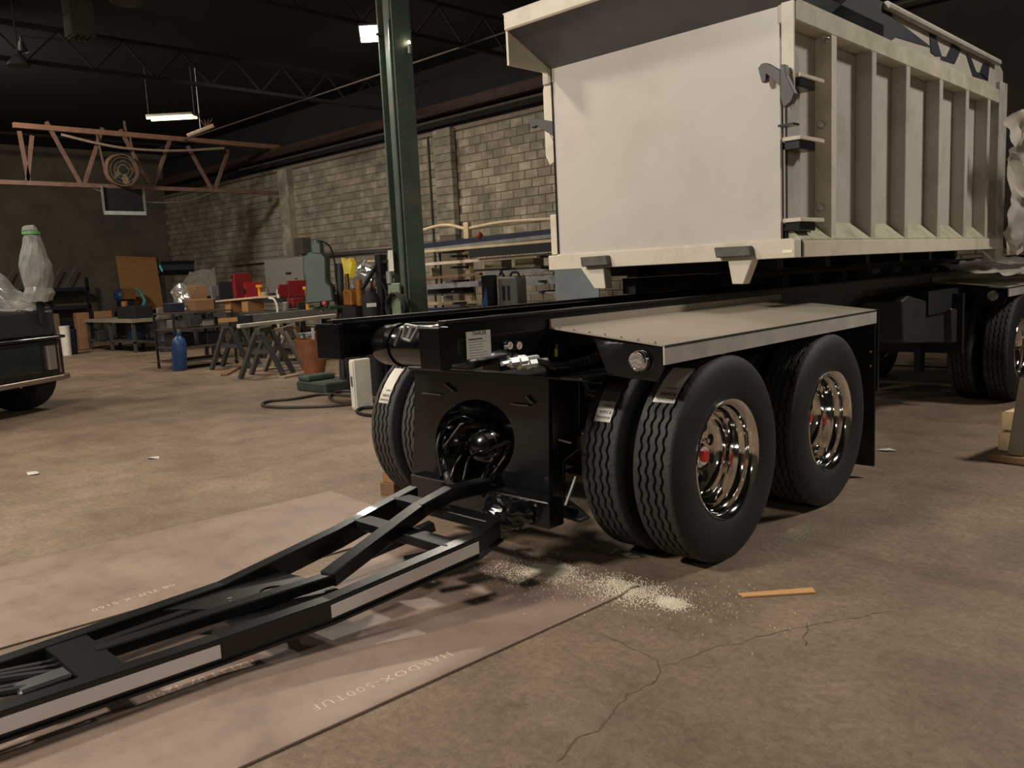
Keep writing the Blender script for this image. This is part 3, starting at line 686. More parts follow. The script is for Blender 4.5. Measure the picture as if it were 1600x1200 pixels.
# upper side board with dark zigzag
ub = pxprism([(1360, 12), (1392, 8), (1560, 98), (1567, 112), (1567, 150), (1556, 148), (1400, 75), (1345, 48)], 'X', XR-.03, (-.03, 0, 0))
ub.build('side_board', sidep, bxT, label='upper side board with dark zigzag band')
MB().tube([at(1385, 8, 'X', XR), at(1560, 98, 'X', XR)], .03, 10).build('board_rail', sidep, bxT, smooth=True)
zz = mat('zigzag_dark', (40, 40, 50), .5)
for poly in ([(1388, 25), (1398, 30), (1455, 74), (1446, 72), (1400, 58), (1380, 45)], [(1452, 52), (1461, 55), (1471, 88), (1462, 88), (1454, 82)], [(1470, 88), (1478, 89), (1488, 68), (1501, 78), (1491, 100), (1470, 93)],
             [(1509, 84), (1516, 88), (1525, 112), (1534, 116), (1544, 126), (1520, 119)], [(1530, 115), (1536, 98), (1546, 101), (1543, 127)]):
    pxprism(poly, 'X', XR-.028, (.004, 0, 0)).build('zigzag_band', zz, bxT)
pxprism([(1340, -15), (1392, 8), (1400, 58), (1385, 70), (1345, 52), (1300, 20)], 'X', XR-.02, (-.05, 0, 0)).build('tarp_housing', blackm, bxT)
MB().box((-2.50, 5.1, 3.12), (-2.34, 6.4, 3.2)).build('tarp_arm', blacks, bxT)
# corner latch plate, lugs, clips
MB().prism([(-2.42, YB+.05, 1.76), (-2.42, YB+.26, 1.76), (-2.42, YB+.26, 2.78), (-2.42, YB+.20, 2.86), (-2.42, YB+.05, 2.86)], (.012, 0, 0)).build('latch_plate', mat('plate_grey', (176, 168, 158), .4), bxT, bevel=.002)
for (x0, y0, x1, y1) in ((1246, 122, 1290, 112), (1222, 212, 1290, 210), (1222, 340, 1286, 338)):
    a = at(x0, y0, 'X', -2.40); b_ = at(x1, y1, 'X', -2.40)
    lg = MB().box((-2.43, YB+.04, a.z-.03), (-2.30, YB+.38, a.z-.005)).build('hinge_lug', cream, bxT, bevel=.003)
    MB().box((-2.43, YB+.05, a.z-.085), (-2.31, YB+.27, a.z-.03)).build('hinge_block', blacks, lg, bevel=.006)
for (x, y) in ((1290, 62), (1284, 196), (1283, 325)):
    c = at(x, y, 'Y', 5.458)
    k = MB().lathe([(.0, 0), (.014, 0), (.017, .010), (.022, .014), (.026, .007), (.028, 0)], c, (0, -1, 0), 18).build('side_marker', glass, bxT, smooth=True)
# bent hooks
for pl in ([(1184, 106), (1190, 99), (1198, 98), (1219, 110), (1219, 135), (1197, 115), (1196, 127), (1190, 129)], [(1219, 101), (1226, 100), (1228, 118), (1241, 145), (1236, 158), (1232, 162), (1224, 168), (1219, 150)]):
    pxprism(pl, 'Y', YB-.07, (0, .05, 0)).build('tarp_hook', mat('hook_grey', (84, 80, 76), .5), bxT, bevel=.003)
MB().box((-2.40, YB-.06, 2.36), (-2.30, YB+.02, 2.372)).build('hook_pin', blacks, bxT)
pxprism([(824, 186), (832, 184), (866, 190), (866, 214), (838, 196), (830, 200)], 'Y', YB+.02, (0, .05, 0)).build('tarp_hook', mat('hook_grey', (84, 80, 76), .5), bxT, bevel=.003)
pxprism([(853, 208), (858, 208), (867, 226), (867, 236), (862, 232)], 'Y', YB+.02, (0, .04, 0)).build('hook_link', cream, bxT)
# stubs and roller bumpers below the front beam
for pl in ([(905, 416), (942, 416), (946, 451), (929, 451)], [(1136, 401), (1178, 398), (1161, 444), (1144, 444)]):
    pxprism(pl, 'Y', YB-.005, (0, .09, 0)).build('guide_horn', cream, bxT, bevel=.004)
for pl in ([(906, 402), (946, 399), (949, 414), (908, 417)], [(1115, 387), (1170, 384), (1173, 400), (1118, 403)]):
    pxprism(pl, 'Y', YB-.06, (0, .055, 0)).build('bumper_block', mat('worn_rubber', (92, 86, 80), .6, 0, .3, 12), bxT, bevel=.006)
for x in (-3.66, -3.0): MB().box((x-.05, YB+.15, 1.485), (x+.05, YE, ZB+.03)).build('long_sill', blacks, bxT)
for i in range(6): MB().box((XL+.25, 5.2+i*.75, 1.50), (XR-.25, 5.28+i*.75, ZB+.02)).build('cross_sill', blacks, bxT)
MB().box((-2.335, YB-.007, 1.60), (-2.40, YB-.004, 1.62)).build('decal', mat('pale_decal', (240, 230, 195), .5), bxT)
# plastic film over the rear fender
ps = crumple(grid(at(1572, 180, 'X', -2.1), at(1680, 150, 'X', -1.7), at(1690, 400, 'X', -1.9), at(1574, 392, 'X', -2.2), 26, 40), .11, 3.2, 3)
ps.build('plastic_film', plast2, smooth=True, label='crumpled dusty plastic film hanging behind the rear post of the dump box', cat='plastic film')
ps = crumple(grid((-2.82, 9.25, 1.42), (-2.12, 9.25, 1.33), (-2.12, 11.7, 1.36), (-2.82, 11.7, 1.48), 24, 40), .06, 4.2, 5)
ps.build('plastic_film', plast2, smooth=True, label='crumpled grey plastic film lying over the rear fender', cat='plastic film')

# ------------------------------------------------------------------ steel column with flood lamp
cc = atD(641, 440, 9.62); CX, CY = cc.x, cc.y
col = thing('steel_column', 'tall green painted steel column standing behind the trailer', 'column', (CX, CY, 0))
MB().box((CX-.135, CY-.13, 0), (CX-.115, CY+.13, HT)).build('flange', green, col)
MB().box((CX+.115, CY-.13, 0), (CX+.135, CY+.13, HT)).build('flange', green, col)
MB().box((CX-.115, CY-.02, 0), (CX+.115, CY+.0, HT)).build('web', green, col)
MB().box((CX-.05, CY-.11, 0), (CX+.06, CY-.02, HT)).build('pipe_casing', green, col, bevel=.01)
MB().box((CX-.22, CY-.22, 0), (CX+.22, CY+.22, .03)).build('base_plate', green, col)
MB().tube([(CX+.09, CY-.14, .4), (CX+.09, CY-.14, 4.4)], .012).build('conduit', dkst, col)
MB().box((CX-.19, CY-.19, .95), (CX+.02, CY-.155, 1.52)).build('junction_box', mat('pale_green', (120, 136, 112), .55, dirt=(90, 96, 76), damt=.5), col, bevel=.008)
MB().box((CX-.18, CY-.16, 1.66), (CX-.09, CY-.152, 1.90)).build('notice', paper, col)
MB().cyl((CX-.15, CY-.18, 1.52), (CX-.15, CY-.18, 1.66), .04, n=12).build('switch', gryst, col, smooth=True)
lp = atD(581, 53, 9.35)
fl = thing('flood_lamp', 'lit flood lamp glaring white on the upper part of the green column', 'lamp', lp)
aim = (CP+Vector((-2.6, .8, -1.3))-lp).normalized(); ux, uy = basis(aim)
MB().obox(lp-aim*.05, (.30, .20, .08), ux, uy).build('housing', dkst, fl, bevel=.01)
MB().obox(lp-aim*.004, (.26, .17, .012), ux, uy).build('lens', mat('flood_lens', (255, 244, 225), .3, emit=((255, 240, 214), 40)), fl)
MB().beam(lp-aim*.08, (CX-.1, CY-.16, lp.z-.05), .03, .03).build('bracket', dkst, fl)
lp2 = atD(639, 66, 9.2)
f2 = thing('bulb_fitting', 'small bare lit bulb clamped to the right edge of the column', 'lamp', lp2)
MB().sphere(lp2, .018, n=10).build('bulb', mat('bulb_glow', (255, 240, 220), .3, emit=((255, 235, 200), 30)), f2)
MB().cyl(lp2-Vector((0, 0, .12)), lp2-Vector((0, 0, .02)), .02, n=10).build('holder', gryst, f2, smooth=True)

# ------------------------------------------------------------------ ceiling fixtures
A_ = Vector((-20.56, 8.9, 5.72)); B_ = Vector((-19.74, 9.66, 5.72))
fx = thing('tube_light', 'lit yellowish twin tube ceiling light above the roof truss', 'ceiling light', (A_+B_)/2)
sd = (B_-A_).cross(Vector((0, 0, 1))).normalized()
MB().beam(A_+Vector((0, 0, .05)), B_+Vector((0, 0, .05)), .36, .05).build('housing', gryst, fx)
tg = mat('tube_glow', (255, 244, 190), .3, emit=((255, 236, 160), 5.5))
for s in (-1, 1): MB().cyl(A_+sd*s*.13, B_+sd*s*.13, .026, n=10).build('tube', tg, fx, smooth=True)
for p in (A_, B_): MB().cyl(p+Vector((0, 0, .07)), (p.x, p.y, HT), .008, n=6).build('hanger', dkst, fx)
for i, (x, y, D, r, lab) in enumerate(((30, 103, 15, .20, 'unlit bell shaped lamp high over the truck, lower of two'), (199, 4, 13, .26, 'unlit bell shaped lamp at the top edge of the photo'), (34, 72, 17, .11, 'tiny unlit lamp just above the lower bell lamp'))):
    p = atD(x, y, D)
    p.z = min(p.z, 6.6)
    h = thing('high_bay_lamp', lab, 'ceiling lamp', p)
    MB().lathe([(r, 0), (r*.9, .05), (r*.5, .16), (.05, .2)], p, (0, 0, 1), 20).build('reflector', mat('lamp_bell', (86, 84, 80), .6, .1), h, smooth=True)
    MB().cyl(p+Vector((0, 0, .18)), (p.x, p.y, HT), .02, n=8).build('stem', dkst, h)
p = atD(126, 58, 15); p.z = min(p.z, 6.7)
h = thing('ceiling_grille', 'square dusty louvred unit faint on the dark ceiling', 'vent', p)
MB().box((p.x-.2, p.y-.2, p.z), (p.x+.2, p.y+.2, HT)).build('casing', mat('louvre', (58, 54, 42), .8), h)
for i in range(4): MB().box((p.x-.19, p.y-.17+i*.1, p.z-.03), (p.x+.19, p.y-.12+i*.1, p.z)).build('slat', mat('louvre', (58, 54, 42), .8), h)

# ------------------------------------------------------------------ roof truss with drum fan and hanging frame
XT = -24.0
T = lambda x, y: at(x, y, 'X', XT)
ts = thing('roof_truss', 'rusty red open web roof truss below the lit tube light', 'truss', T(240, 300))
def hb(p, q, w, h, nm, m_, par): MB().beam(p, q, w, h).build(nm, m_, par)
zb_ = T(240, 294).z; zt_ = T(240, 215).z+.02
hb(Vector((XT, 5.2, zb_)), Vector((XT, WB-.05, zb_)), .12, .11, 'bottom_chord', rust, ts)
hb(Vector((XT, 6.9, zt_)), Vector((XT, WB-.05, zt_)), .12, .13, 'top_chord', mat('truss_top', (150, 112, 90), .6, 0, .15), ts)
for (x0, y0, x1, y1) in ((72, 190, 127, 288), (160, 200, 131, 288), (188, 202, 236, 293), (267, 214, 239, 293), (293, 228, 332, 299), (357, 235, 335, 299), (50, 212, 42, 283), (30, 205, 45, 283)):
    p, q = T(x0, y0), T(x1, y1); q.z = zb_; MB().beam((XT, p.y, p.z), (XT, q.y, q.z), .07, .09).build('web_bar', rust, ts)
hb(Vector((XT, T(195, 190).y, zt_)), T(194, 189), .05, .05, 'stub', rust, ts)
MB().tube(curve_pts([T(92, 212)+Vector((.2, 0, 0)), T(150, 226)+Vector((.2, 0, 0)), T(200, 234)+Vector((.2, 0, 0)), T(270, 237)+Vector((.2, 0, 0)), T(345, 233)+Vector((.2, 0, 0))]), .035, 8).build('air_pipe', mat('pale_pipe', (170, 150, 130), .5), ts, smooth=True)
MB().tube(curve_pts([T(132, 288), T(175, 305), T(235, 316), T(290, 314), T(335, 300)]), .018, 6).build('sagging_cable', gryst, ts, smooth=True)
c = T(183, 268)+Vector((.3, 0, 0))
fn = thing('drum_fan', 'round drum fan hung in the roof truss', 'fan', c)
MB().lathe([(.40, -.12), (.43, -.12), (.43, .12), (.40, .12), (.40, -.12)], c, (1, 0, -.1), 32).build('ring', rust, fn, smooth=True)
for i in range(5):
    t = i*1.2566; d = Vector((0, math.cos(t), math.sin(t))); MB().obox(c+d*.21, (.34, .16, .01), d, Vector((.35, -math.sin(t), math.cos(t))).normalized()).build('blade', mat('fan_blade', (112, 96, 72), .6), fn)
MB().cyl(c-Vector((.1, 0, 0)), c+Vector((.14, 0, 0)), .08, n=14).build('motor', dkst, fn, smooth=True)
for r in (.14, .24, .34): MB().lathe([(r-.006, .125), (r+.006, .125), (r+.006, .135), (r-.006, .135)], c, (1, 0, -.1), 32).build('guard_ring', gryst, fn)
for s in (-1, 1): MB().beam(c+Vector((0, s*.44, 0)), (XT, c.y+s*.44, zt_), .04, .04).build('hanger_strap', rust, fn)
a = T(161, 333); b_ = T(225, 331)
hf = thing('hanging_frame', 'pale edged rectangular frame hanging under the roof truss', 'frame', (XT, (a.y+b_.y)/2, a.z))
for y in (a.y, b_.y): MB().beam((XT+.1, y, a.z), (XT+.1, y, zb_), .05, .05).build('drop_bar', gryst, hf)
MB().beam((XT+.1, a.y, a.z), (XT+.1, b_.y, a.z), .07, .10).build('bottom_bar', mat('pale_bar', (176, 180, 182), .5), hf)
MB().box((XT+.02, a.y+.03, a.z+.05), (XT+.06, b_.y-.03, zb_-.05)).build('dark_panel', blackm, hf)
a = atD(293, 212, 20); b_ = atD(334, 196, 20)
sp = thing('pipe_bracket', 'short pale slanted pipe with frayed ties beside the tube light', 'pipe', (a+b_)/2)
MB().tube([a, b_], .05, 8).build('pipe', mat('pale_pipe', (170, 150, 130), .5), sp, smooth=True)
for k in range(4): MB().tube([b_+(a-b_)*.25, b_+(a-b_)*.25+Vector((.1*(k-1.5), .05*(k-1.5), .2))], .008, 5).build('tie', rust, sp)
MB().tube([(a+b_)/2, Vector((((a+b_)/2).x, ((a+b_)/2).y, HT))], .012, 6).build('hanger', gryst, sp)

# ------------------------------------------------------------------ truck wrapped in film
E0 = at(109, 588, 'Z', .43); E1 = at(0, 607, 'Z', .43); u = (E1-E0); u.z = 0; u.normalize(); nn = Vector((-u.y, u.x, 0))
if nn.dot(CP-E0) < 0: nn = -nn
def TL(s, d, z): p = E0+u*s-nn*d; return Vector((p.x, p.y, z))
trk = thing('truck', 'dark truck front with hood and mirror wrapped in clear plastic film', 'truck', TL(1.2, 1, 0))
def sect(prof_s, z0, z1, nm, m_, inset=0, **k):   # plan outline prism
    mb = MB(); pts = [TL(s, d+inset, z0) for s, d in prof_s]; mb.prism(pts, (0, 0, z1-z0)); return mb.build(nm, m_, trk, **k)
nose = [(-.12, .45), (-.14, .2), (-.08, .06), (.1, 0), (1.2, -.05), (2.2, 0), (2.35, .2), (2.4, .45), (2.4, .9), (-.12, .9)]
sect(nose, .40, .47, 'lower_lip', mat('lip_grey', (150, 130, 115), .35, .3), bevel=.01)
sect([(s*.98+.03, d) for s, d in nose], .47, .98, 'bumper', mat('bumper_dark', (30, 32, 33), .25, coat=.4), inset=.05, bevel=.02)
sect(nose, .98, 1.02, 'bumper_cap', black, bevel=.01)
sect([(s*.97+.05, d) for s, d in nose], 1.02, 1.38, 'grille_panel', mat('truck_grey', (58, 58, 60), .45), inset=.1, bevel=.03)
MB().prism([TL(.16, .03, .56), TL(.34, -.0, .56), TL(.34, -.0, .9), TL(.16, .03, .9)], -nn*.06).build('fog_lamp', glass, trk, bevel=.01)
MB().prism([TL(.45, .0, .54), TL(1.3, -.02, .54), TL(1.3, -.02, .92), TL(.45, .0, .92)], -nn*.06).build('headlight', mat('lamp_glass_dark', (60, 66, 62), .1, .4), trk, bevel=.02)
MB().prism([TL(.03, .10, .5), TL(.10, .04, .5), TL(.10, .04, .98), TL(.03, .10, .98)], -nn*.05).build('corner_trim', mat('trim_pink', (150, 120, 105), .4), trk)
MB().prism([TL(.12, .25, 1.38), TL(.12, .9, 1.55), TL(.12, 1.7, 1.75), TL(.12, 2.6, 1.8), TL(.12, 2.6, .9), TL(.12, .25, .9)], u*2.15).build('hood', mat('hood_dark', (40, 40, 42), .25), trk, bevel=.05)
MB().prism([TL(.2, 1.9, 1.75), TL(.2, 2.7, 2.8), TL(.2, 2.9, 2.8), TL(.2, 2.9, 1.75)], u*2.0).build('cab', blackm, trk)
tr2 = MB().lathe([(.26, -.16), (.44, -.19), (.49, -.17), (.505, -.12), (.505, .12), (.49, .17), (.44, .19), (.26, .16), (.26, -.16)], TL(.26, .62, .505), u, 48)
tr2.build('tire', mat('tire_plain', (30, 29, 28), .75, 0, .15, 10, .2, 60), trk, smooth=True)
MB().lathe([(.26, -.16), (.44, -.19), (.49, -.17), (.505, -.12), (.505, .12), (.49, .17), (.44, .19), (.26, .16), (.26, -.16)], TL(2.14, .62, .505), u, 48).build('tire', mat('tire_plain', (30, 29, 28), .75), trk, smooth=True)
f_ = crumple(grid(TL(.10, .10, 1.40), TL(2.3, .08, 1.40), TL(2.3, 1.9, 1.86), TL(.12, 1.5, 1.72), 40, 20), .05, 4, 9); f_.build('film_cover', plast, trk, label='clear film over the hood')
f_ = crumple(grid(TL(-.12, .22, 1.0), TL(-.12, .9, 1.02), TL(.05, .9, 1.55), TL(.05, .25, 1.45), 12, 14), .03, 5, 4); f_.build('film_cover', plast, trk)
f_ = crumple(grid(TL(.0, .22, 1.36), TL(2.3, .15, 1.36), TL(2.3, 1.0, 2.75), TL(.95, .9, 2.45), 34, 30), .07, 3, 5); f_.build('film_cover', plast, trk)
mc = atD(53, 400, depth(TL(.5, .7, 1.9)))
prf = [(.17, -.62), (.19, -.5), (.16, -.42), (.19, -.30), (.20, -.12), (.17, 0), (.13, .14), (.10, .26), (.085, .30), (.10, .33), (.08, .40), (0, .42)]
w_ = crumple(MB().lathe([(r*1.0, a_) for r, a_ in prf], mc, (0, 0, 1), 26), .03, 7, 6); w_.build('wrapped_mirror', mat('film_dense', (160, 158, 150), .25, 0, .2, 5, alpha=.9), trk, label='mirror wrapped in film tied with green tape')
MB().lathe([(.10, .285), (.112, .29), (.112, .32), (.10, .325)], mc, (0, 0, 1), 20).build('tape_band', mat('green_tape', (110, 190, 110), .5), trk)
MB().cyl(mc-Vector((0, 0, .6)), (mc.x, mc.y, 1.2), .05, n=10).build('mirror_arm', blackm, trk)
lf = MB().prism([TL(.0, .3, 1.03), TL(-.03, .6, 1.03), TL(.0, .6, 1.3), TL(.03, .3, 1.25)], u*.03); lf.build('side_lamp', mat('amber', (210, 160, 120), .4), trk)

# ------------------------------------------------------------------ shop clutter: helper for boxes standing on a known surface
def pbox(px, D, ty):   # extent of a world-aligned box that is px wide/high in the photo at camera depth D
    x0, y0, x1, y1 = px; c = atD((x0+x1)/2, (y0+y1)/2, D); w = (x1-x0)*D/FPX
    wx = max(.03, (w-ty*abs(RT.y))/abs(RT.x)); z1 = atD((x0+x1)/2, y0, D).z; z0 = atD((x0+x1)/2, y1, D).z
    return (c.x-wx/2, c.y-ty/2, z0), (c.x+wx/2, c.y+ty/2, z1)
def item(name, label, cat, px, D, ty, m_, group=None, z0=None, bevel=.01, **k):
    a, b = pbox(px, D, ty)
    if z0 is not None: a = (a[0], a[1], z0)
    return MB().box(a, b).build(name, m_, bevel=bevel, label=label, cat=cat, group=group, **k), a, b
# --- sawhorses
def sawhorse(px, py, lab, m_, H=1.0, ang=2.34, hl=.3):
    c = at(px, py, 'Z', 0); t = thing('sawhorse', lab, 'sawhorse', c, None)
    dx = Vector((math.cos(ang), math.sin(ang), 0)); dy = Vector((-dx.y, dx.x, 0))
    MB().beam(c+dx*-(hl+.05)+Vector((0, 0, H)), c+dx*(hl+.05)+Vector((0, 0, H)), .10, .12).build('top_beam', m_, t, bevel=.005)
    for sx in (-1, 1):
        for sy in (-1, 1): MB().beam(c+dx*hl*sx+dy*.38*sy, c+dx*hl*sx+dy*.05*sy+Vector((0, 0, H-.03)), .07, .09, up=(1, 0, 0)).build('leg', m_, t, bevel=.004)
        MB().beam(c+dx*hl*sx-dy*.22+Vector((0, 0, .45)), c+dx*hl*sx+dy*.22+Vector((0, 0, .45)), .04, .07).build('brace', m_, t)
    return t
shm = mat('horse_dark', (74, 72, 70), .6, .2, .2)
sawhorse(369, 574, 'dark steel sawhorse beside the shelf trolley, carrying the short orange timber', shm, atD(360, 500, 16.0).z-.10)
sawhorse(418, 587, 'dark steel sawhorse under the near end of the white tube', shm, .80)
sawhorse(452, 576, 'pale wooden sawhorse beside the copper drum', mat('horse_pale', (128, 118, 104), .7), .74)
ZS = .84
a = at(372, 510, 'Z', ZS+.06); b_ = at(524, 493, 'Z', ZS+.06)
MB().beam(a, b_, .08, .07).build('steel_tube', white, label='long white square tube lying across the sawhorses', cat='steel tube', bevel=.01)
a = at(392, 498, 'Z', ZS+.12)+Vector((-.16, 0, 0)); b_ = at(545, 484, 'Z', ZS+.12)+Vector((-.16, 0, 0))
MB().beam(a, b_, .10, .15).build('steel_channel', gryst, label='long grey steel channel behind the white square tube', cat='steel channel', bevel=.006)
a = atD(343, 501, 16.0); b_ = atD(380, 498, 15.9)
MB().beam(a, b_, .09, .08).build('timber_piece', wood, label='short pale orange timber on the first sawhorse', cat='timber')
a = atD(385, 499, 16.0); MB().obox(a+Vector((0, 0, .0)), (.25, .3, .16), (1, 1, 0), (-1, 1, 0)).build('clamp_head', blackm, label='black clamp body at the end of the grey channel', cat='clamp')
item('cardboard_box', 'brown cardboard box under the white tube on the sawhorses', 'box', (428, 511, 470, 529), 17.2, .4, card)
tbl = thing('work_table', 'low dark green machine table carrying the cardboard box', 'table', at(480, 575, 'Z', 0))
a, b = pbox((425, 529, 530, 538), 17.2, .7); MB().box(a, b).build('table_top', mgreen, tbl, bevel=.01)
for x in (a[0]+.05, b[0]-.1):
    for y in (a[1]+.05, b[1]-.1): MB().box((x, y, 0), (x+.06, y+.06, a[2])).build('leg', shm, tbl)
MB().box((a[0]+.05, a[1]+.05, .15), (b[0]-.05, b[1]-.05, .19)).build('lower_shelf', shm, tbl)
# --- trolley
q = at(310, 572, 'Z', 0)
ct = thing('shelf_trolley', 'dark shelf trolley of tools beside the blue bottle', 'trolley', q)
w, l = .45, .62
for sx in (-1, 1):
    for sy in (-1, 1):
        MB().box((q.x+sx*w-.02, q.y+sy*l-.02, .06), (q.x+sx*w+.02, q.y+sy*l+.02, 1.12)).build('post', dkst, ct)
        MB().cyl((q.x+sx*w, q.y+sy*l-.015, .05), (q.x+sx*w, q.y+sy*l+.015, .05), .05, n=12).build('caster', rubber, ct)
for z in (.14, .42, .78, 1.10): MB().box((q.x-w, q.y-l, z), (q.x+w, q.y+l, z+.03)).build('shelf', mat('shelf_brown', (82, 66, 56), .6), ct)
for i, (dx, dy, z, s, m_) in enumerate(((-.2, -.3, 1.13, .16, navy), (.15, .1, 1.13, .2, card), (.1, -.4, .81, .15, gryst), (-.1, .3, .81, .12, white), (.1, .3, .45, .2, dkst), (-.1, -.3, .45, .22, dkst))):
    labs = ['navy tool case on top of the shelf trolley', 'small brown carton on top of the shelf trolley', 'grey metal box on the upper shelf of the trolley', 'small white tub on the upper shelf of the trolley', 'dark bin on the middle shelf of the trolley, away from the blue bottle', 'dark bin on the middle shelf of the trolley beside the blue bottle']
    MB().box((q.x+dx-s, q.y+dy-s, z), (q.x+dx+s, q.y+dy+s, z+s*1.2)).build(['tool_case', 'carton', 'metal_box', 'tub', 'bin', 'bin'][i], m_, bevel=.015, label=labs[i], cat='box')
g0 = at(281, 579, 'Z', 0)
gb_ = thing('gas_bottle', 'blue gas bottle leaning against the shelf trolley', 'gas bottle', g0)
MB().lathe([(0, 0), (.13, 0), (.14, .05), (.14, .52), (.11, .62), (.05, .68), (.05, .74), (0, .74)], g0, (.05, .05, 1), 24).build('body', blue, gb_, smooth=True)
MB().cyl(g0+Vector((.037, .037, .74)), g0+Vector((.04, .04, .82)), .03, n=10).build('valve', gryst, gb_)
# --- bench row behind
a, b = pbox((318, 486, 478, 493), 19, 1.0)
wb_ = thing('work_bench', 'long cluttered bench with pale board and timbers behind the sawhorses', 'bench', ((a[0]+b[0])/2, (a[1]+b[1])/2, 0))
MB().box(a, b).build('bench_top', shm, wb_)
for x in (a[0]+.05, (a[0]+b[0])/2, b[0]-.12):
    for y in (a[1]+.03, b[1]-.1): MB().box((x, y, 0), (x+.07, y+.07, a[2])).build('leg', shm, wb_)
BT = b[2]; BYC = by = (a[1]+b[1])/2
MB().prism([(a[0]+.1, by-.4, BT+.24), (a[0]+1.95, by-.35, BT+.30), (a[0]+2.0, by+.1, BT+.30), (a[0]+.6, by+.3, BT+.24)], (0, 0, .04)).build('board', mat('pale_board', (218, 190, 160), .6), label='pale curved board lying on timber blocks on the bench', cat='board')
for i, dx in enumerate((.35, 1.15)):
    MB().box((a[0]+dx, by-.3, BT), (a[0]+dx+.28, by+.1, BT+.24)).build('timber_block', wood, label=('orange timber block under the pale board, beside the foil bundle', 'orange timber block under the middle of the pale board')[i], cat='timber')
for i, (px_, D) in enumerate((((403, 449, 407, 464), 18.8), ((477, 452, 482, 479), 17.4))):
    a, b = pbox((px_[0], px_[1], px_[2], px_[3]), D, .04)
    k = thing('bar_clamp', ('orange bar clamp gripping the pale board', 'orange bar clamp standing on the grey channel')[i], 'clamp', ((a[0]+b[0])/2, (a[1]+b[1])/2, a[2]))
    MB().box((a[0], a[1], a[2]-.12), b).build('bar', orange, k); MB().box((a[0]-.04, a[1]-.02, b[2]), (b[0]+.04, b[1]+.02, b[2]+.06)).build('jaw', orange, k)
MB().tube(curve_pts([atD(x, y, 17.0) for x, y in ((420, 466), (428, 468), (433, 480), (434, 500), (437, 520), (441, 527))]), .022, 8).build('white_hose', white, smooth=True, label='white hose curving over the grey channel', cat='hose')
# --- stock shelf with red machines and grey sheet
a, b = pbox((284, 466, 545, 472), 20.6, 1.0)
sh = thing('storage_shelf', 'dark storage shelf along the block wall holding the red machines', 'shelf', ((a[0]+b[0])/2, (a[1]+b[1])/2, 0))
MB().box(a, b).build('shelf_board', dkst, sh); MB().box((a[0], a[1], .5), (b[0], b[1], .54)).build('shelf_board', dkst, sh)
for x in (a[0], (a[0]+b[0])/2, b[0]-.06):
    for y in (a[1], b[1]-.06): MB().box((x, y, 0), (x+.06, y+.06, a[2])).build('upright', dkst, sh)
ST = b[2]; SYC = sy = (a[1]+b[1])/2
def onshelf(name, lab, cat, px, m_, D=20.3, ty=.5, **k):
    D = depth(at((px[0]+px[2])/2, (px[1]+px[3])/2, 'Y', SYC))
    a, b = pbox(px, D, ty); return MB().box((a[0], a[1], ST), b).build(name, m_, bevel=.02, label=lab, cat=cat, **k), a, b
o, a, b = onshelf('red_machine', 'tall red welder case on the shelf, beside the timber clamp', 'welder', (365, 427, 392, 466), redw)
MB().box((a[0]+.05, a[1]-.02, b[2]-.12), (b[0]-.05, a[1]-.005, b[2]-.05)).build('vent', blackm, o); MB().beam((a[0]+.05, (a[1]+b[1])/2, b[2]+.06), (b[0]-.05, (a[1]+b[1])/2, b[2]+.06), .03, .03).build('handle', blackm, o)
o, a, b = onshelf('red_machine', 'small red feeder box on the shelf, touching the tall red welder', 'welder', (391, 441, 401, 466), mat('red2', (160, 34, 40), .45))
MB().cyl(((a[0]+b[0])/2, a[1]-.03, (ST+b[2])/2), ((a[0]+b[0])/2, a[1], (ST+b[2])/2), .07, n=14).build('knob', blackm, o)
for i, (px_, lab) in enumerate((((443, 444, 457, 466), 'dark red welder standing nearer the grey sheet middle'), ((455, 438, 473, 466), 'large dark red welder beside the green machine'), ((448, 466, 476, 479), 'red toolbox below the dark red welders'))):
    o, a, b = onshelf('red_machine' if i < 2 else 'red_toolbox', lab, 'welder' if i < 2 else 'toolbox', px_, redw) if i < 2 else item('red_toolbox', lab, 'toolbox', px_, depth(at(462, 472, 'Y', SYC-.75)), .3, redw)
    if i == 2: MB().box((a[0]-.15, SYC-.95, a[2]-.03), (b[0]+.15, SYC-.45, a[2])).build('low_shelf', dkst, sh); MB().box((a[0]+.1, SYC-.6, 0), (a[0]+.15, SYC-.55, a[2]-.03)).build('shelf_prop', dkst, sh)
    MB().box((a[0]+.03, a[1]-.02, a[2]+.1), (b[0]-.03, a[1]-.005, b[2]-.08)).build('vent', mat('vent_dark', (70, 14, 16), .6), o)
    MB().beam((a[0]+.05, (a[1]+b[1])/2, b[2]+.04), (b[0]-.05, (a[1]+b[1])/2, b[2]+.04), .03, .03).build('handle', blackm, o)
o, a, b = item('sheet_metal', 'large plain grey metal sheet standing on the shelf behind the red welders', 'metal sheet', (404, 404, 486, 468), depth(at(445, 440, 'Y', sy+.4)), .03, mat('grey_sheet', (128, 126, 120), .4, .2, .08), z0=ST, bevel=0)
MB().box((a[0]+1.0, a[1]-.01, b[2]-.40), (a[0]+1.25, a[1]-.001, b[2]-.34)).build('slot', blackm, o)
for i, (px_, m_, lab) in enumerate((((350, 440, 360, 466), dkst, 'black slatted unit on the shelf beside the tall red welder'), ((338, 446, 348, 466), gryst, 'grey motor on the shelf beside the draped sheet'), ((493, 440, 503, 466), gryst, 'grey carton on the shelf beyond the green machine'))):
    onshelf('shop_unit', lab, 'machine', px_, m_)
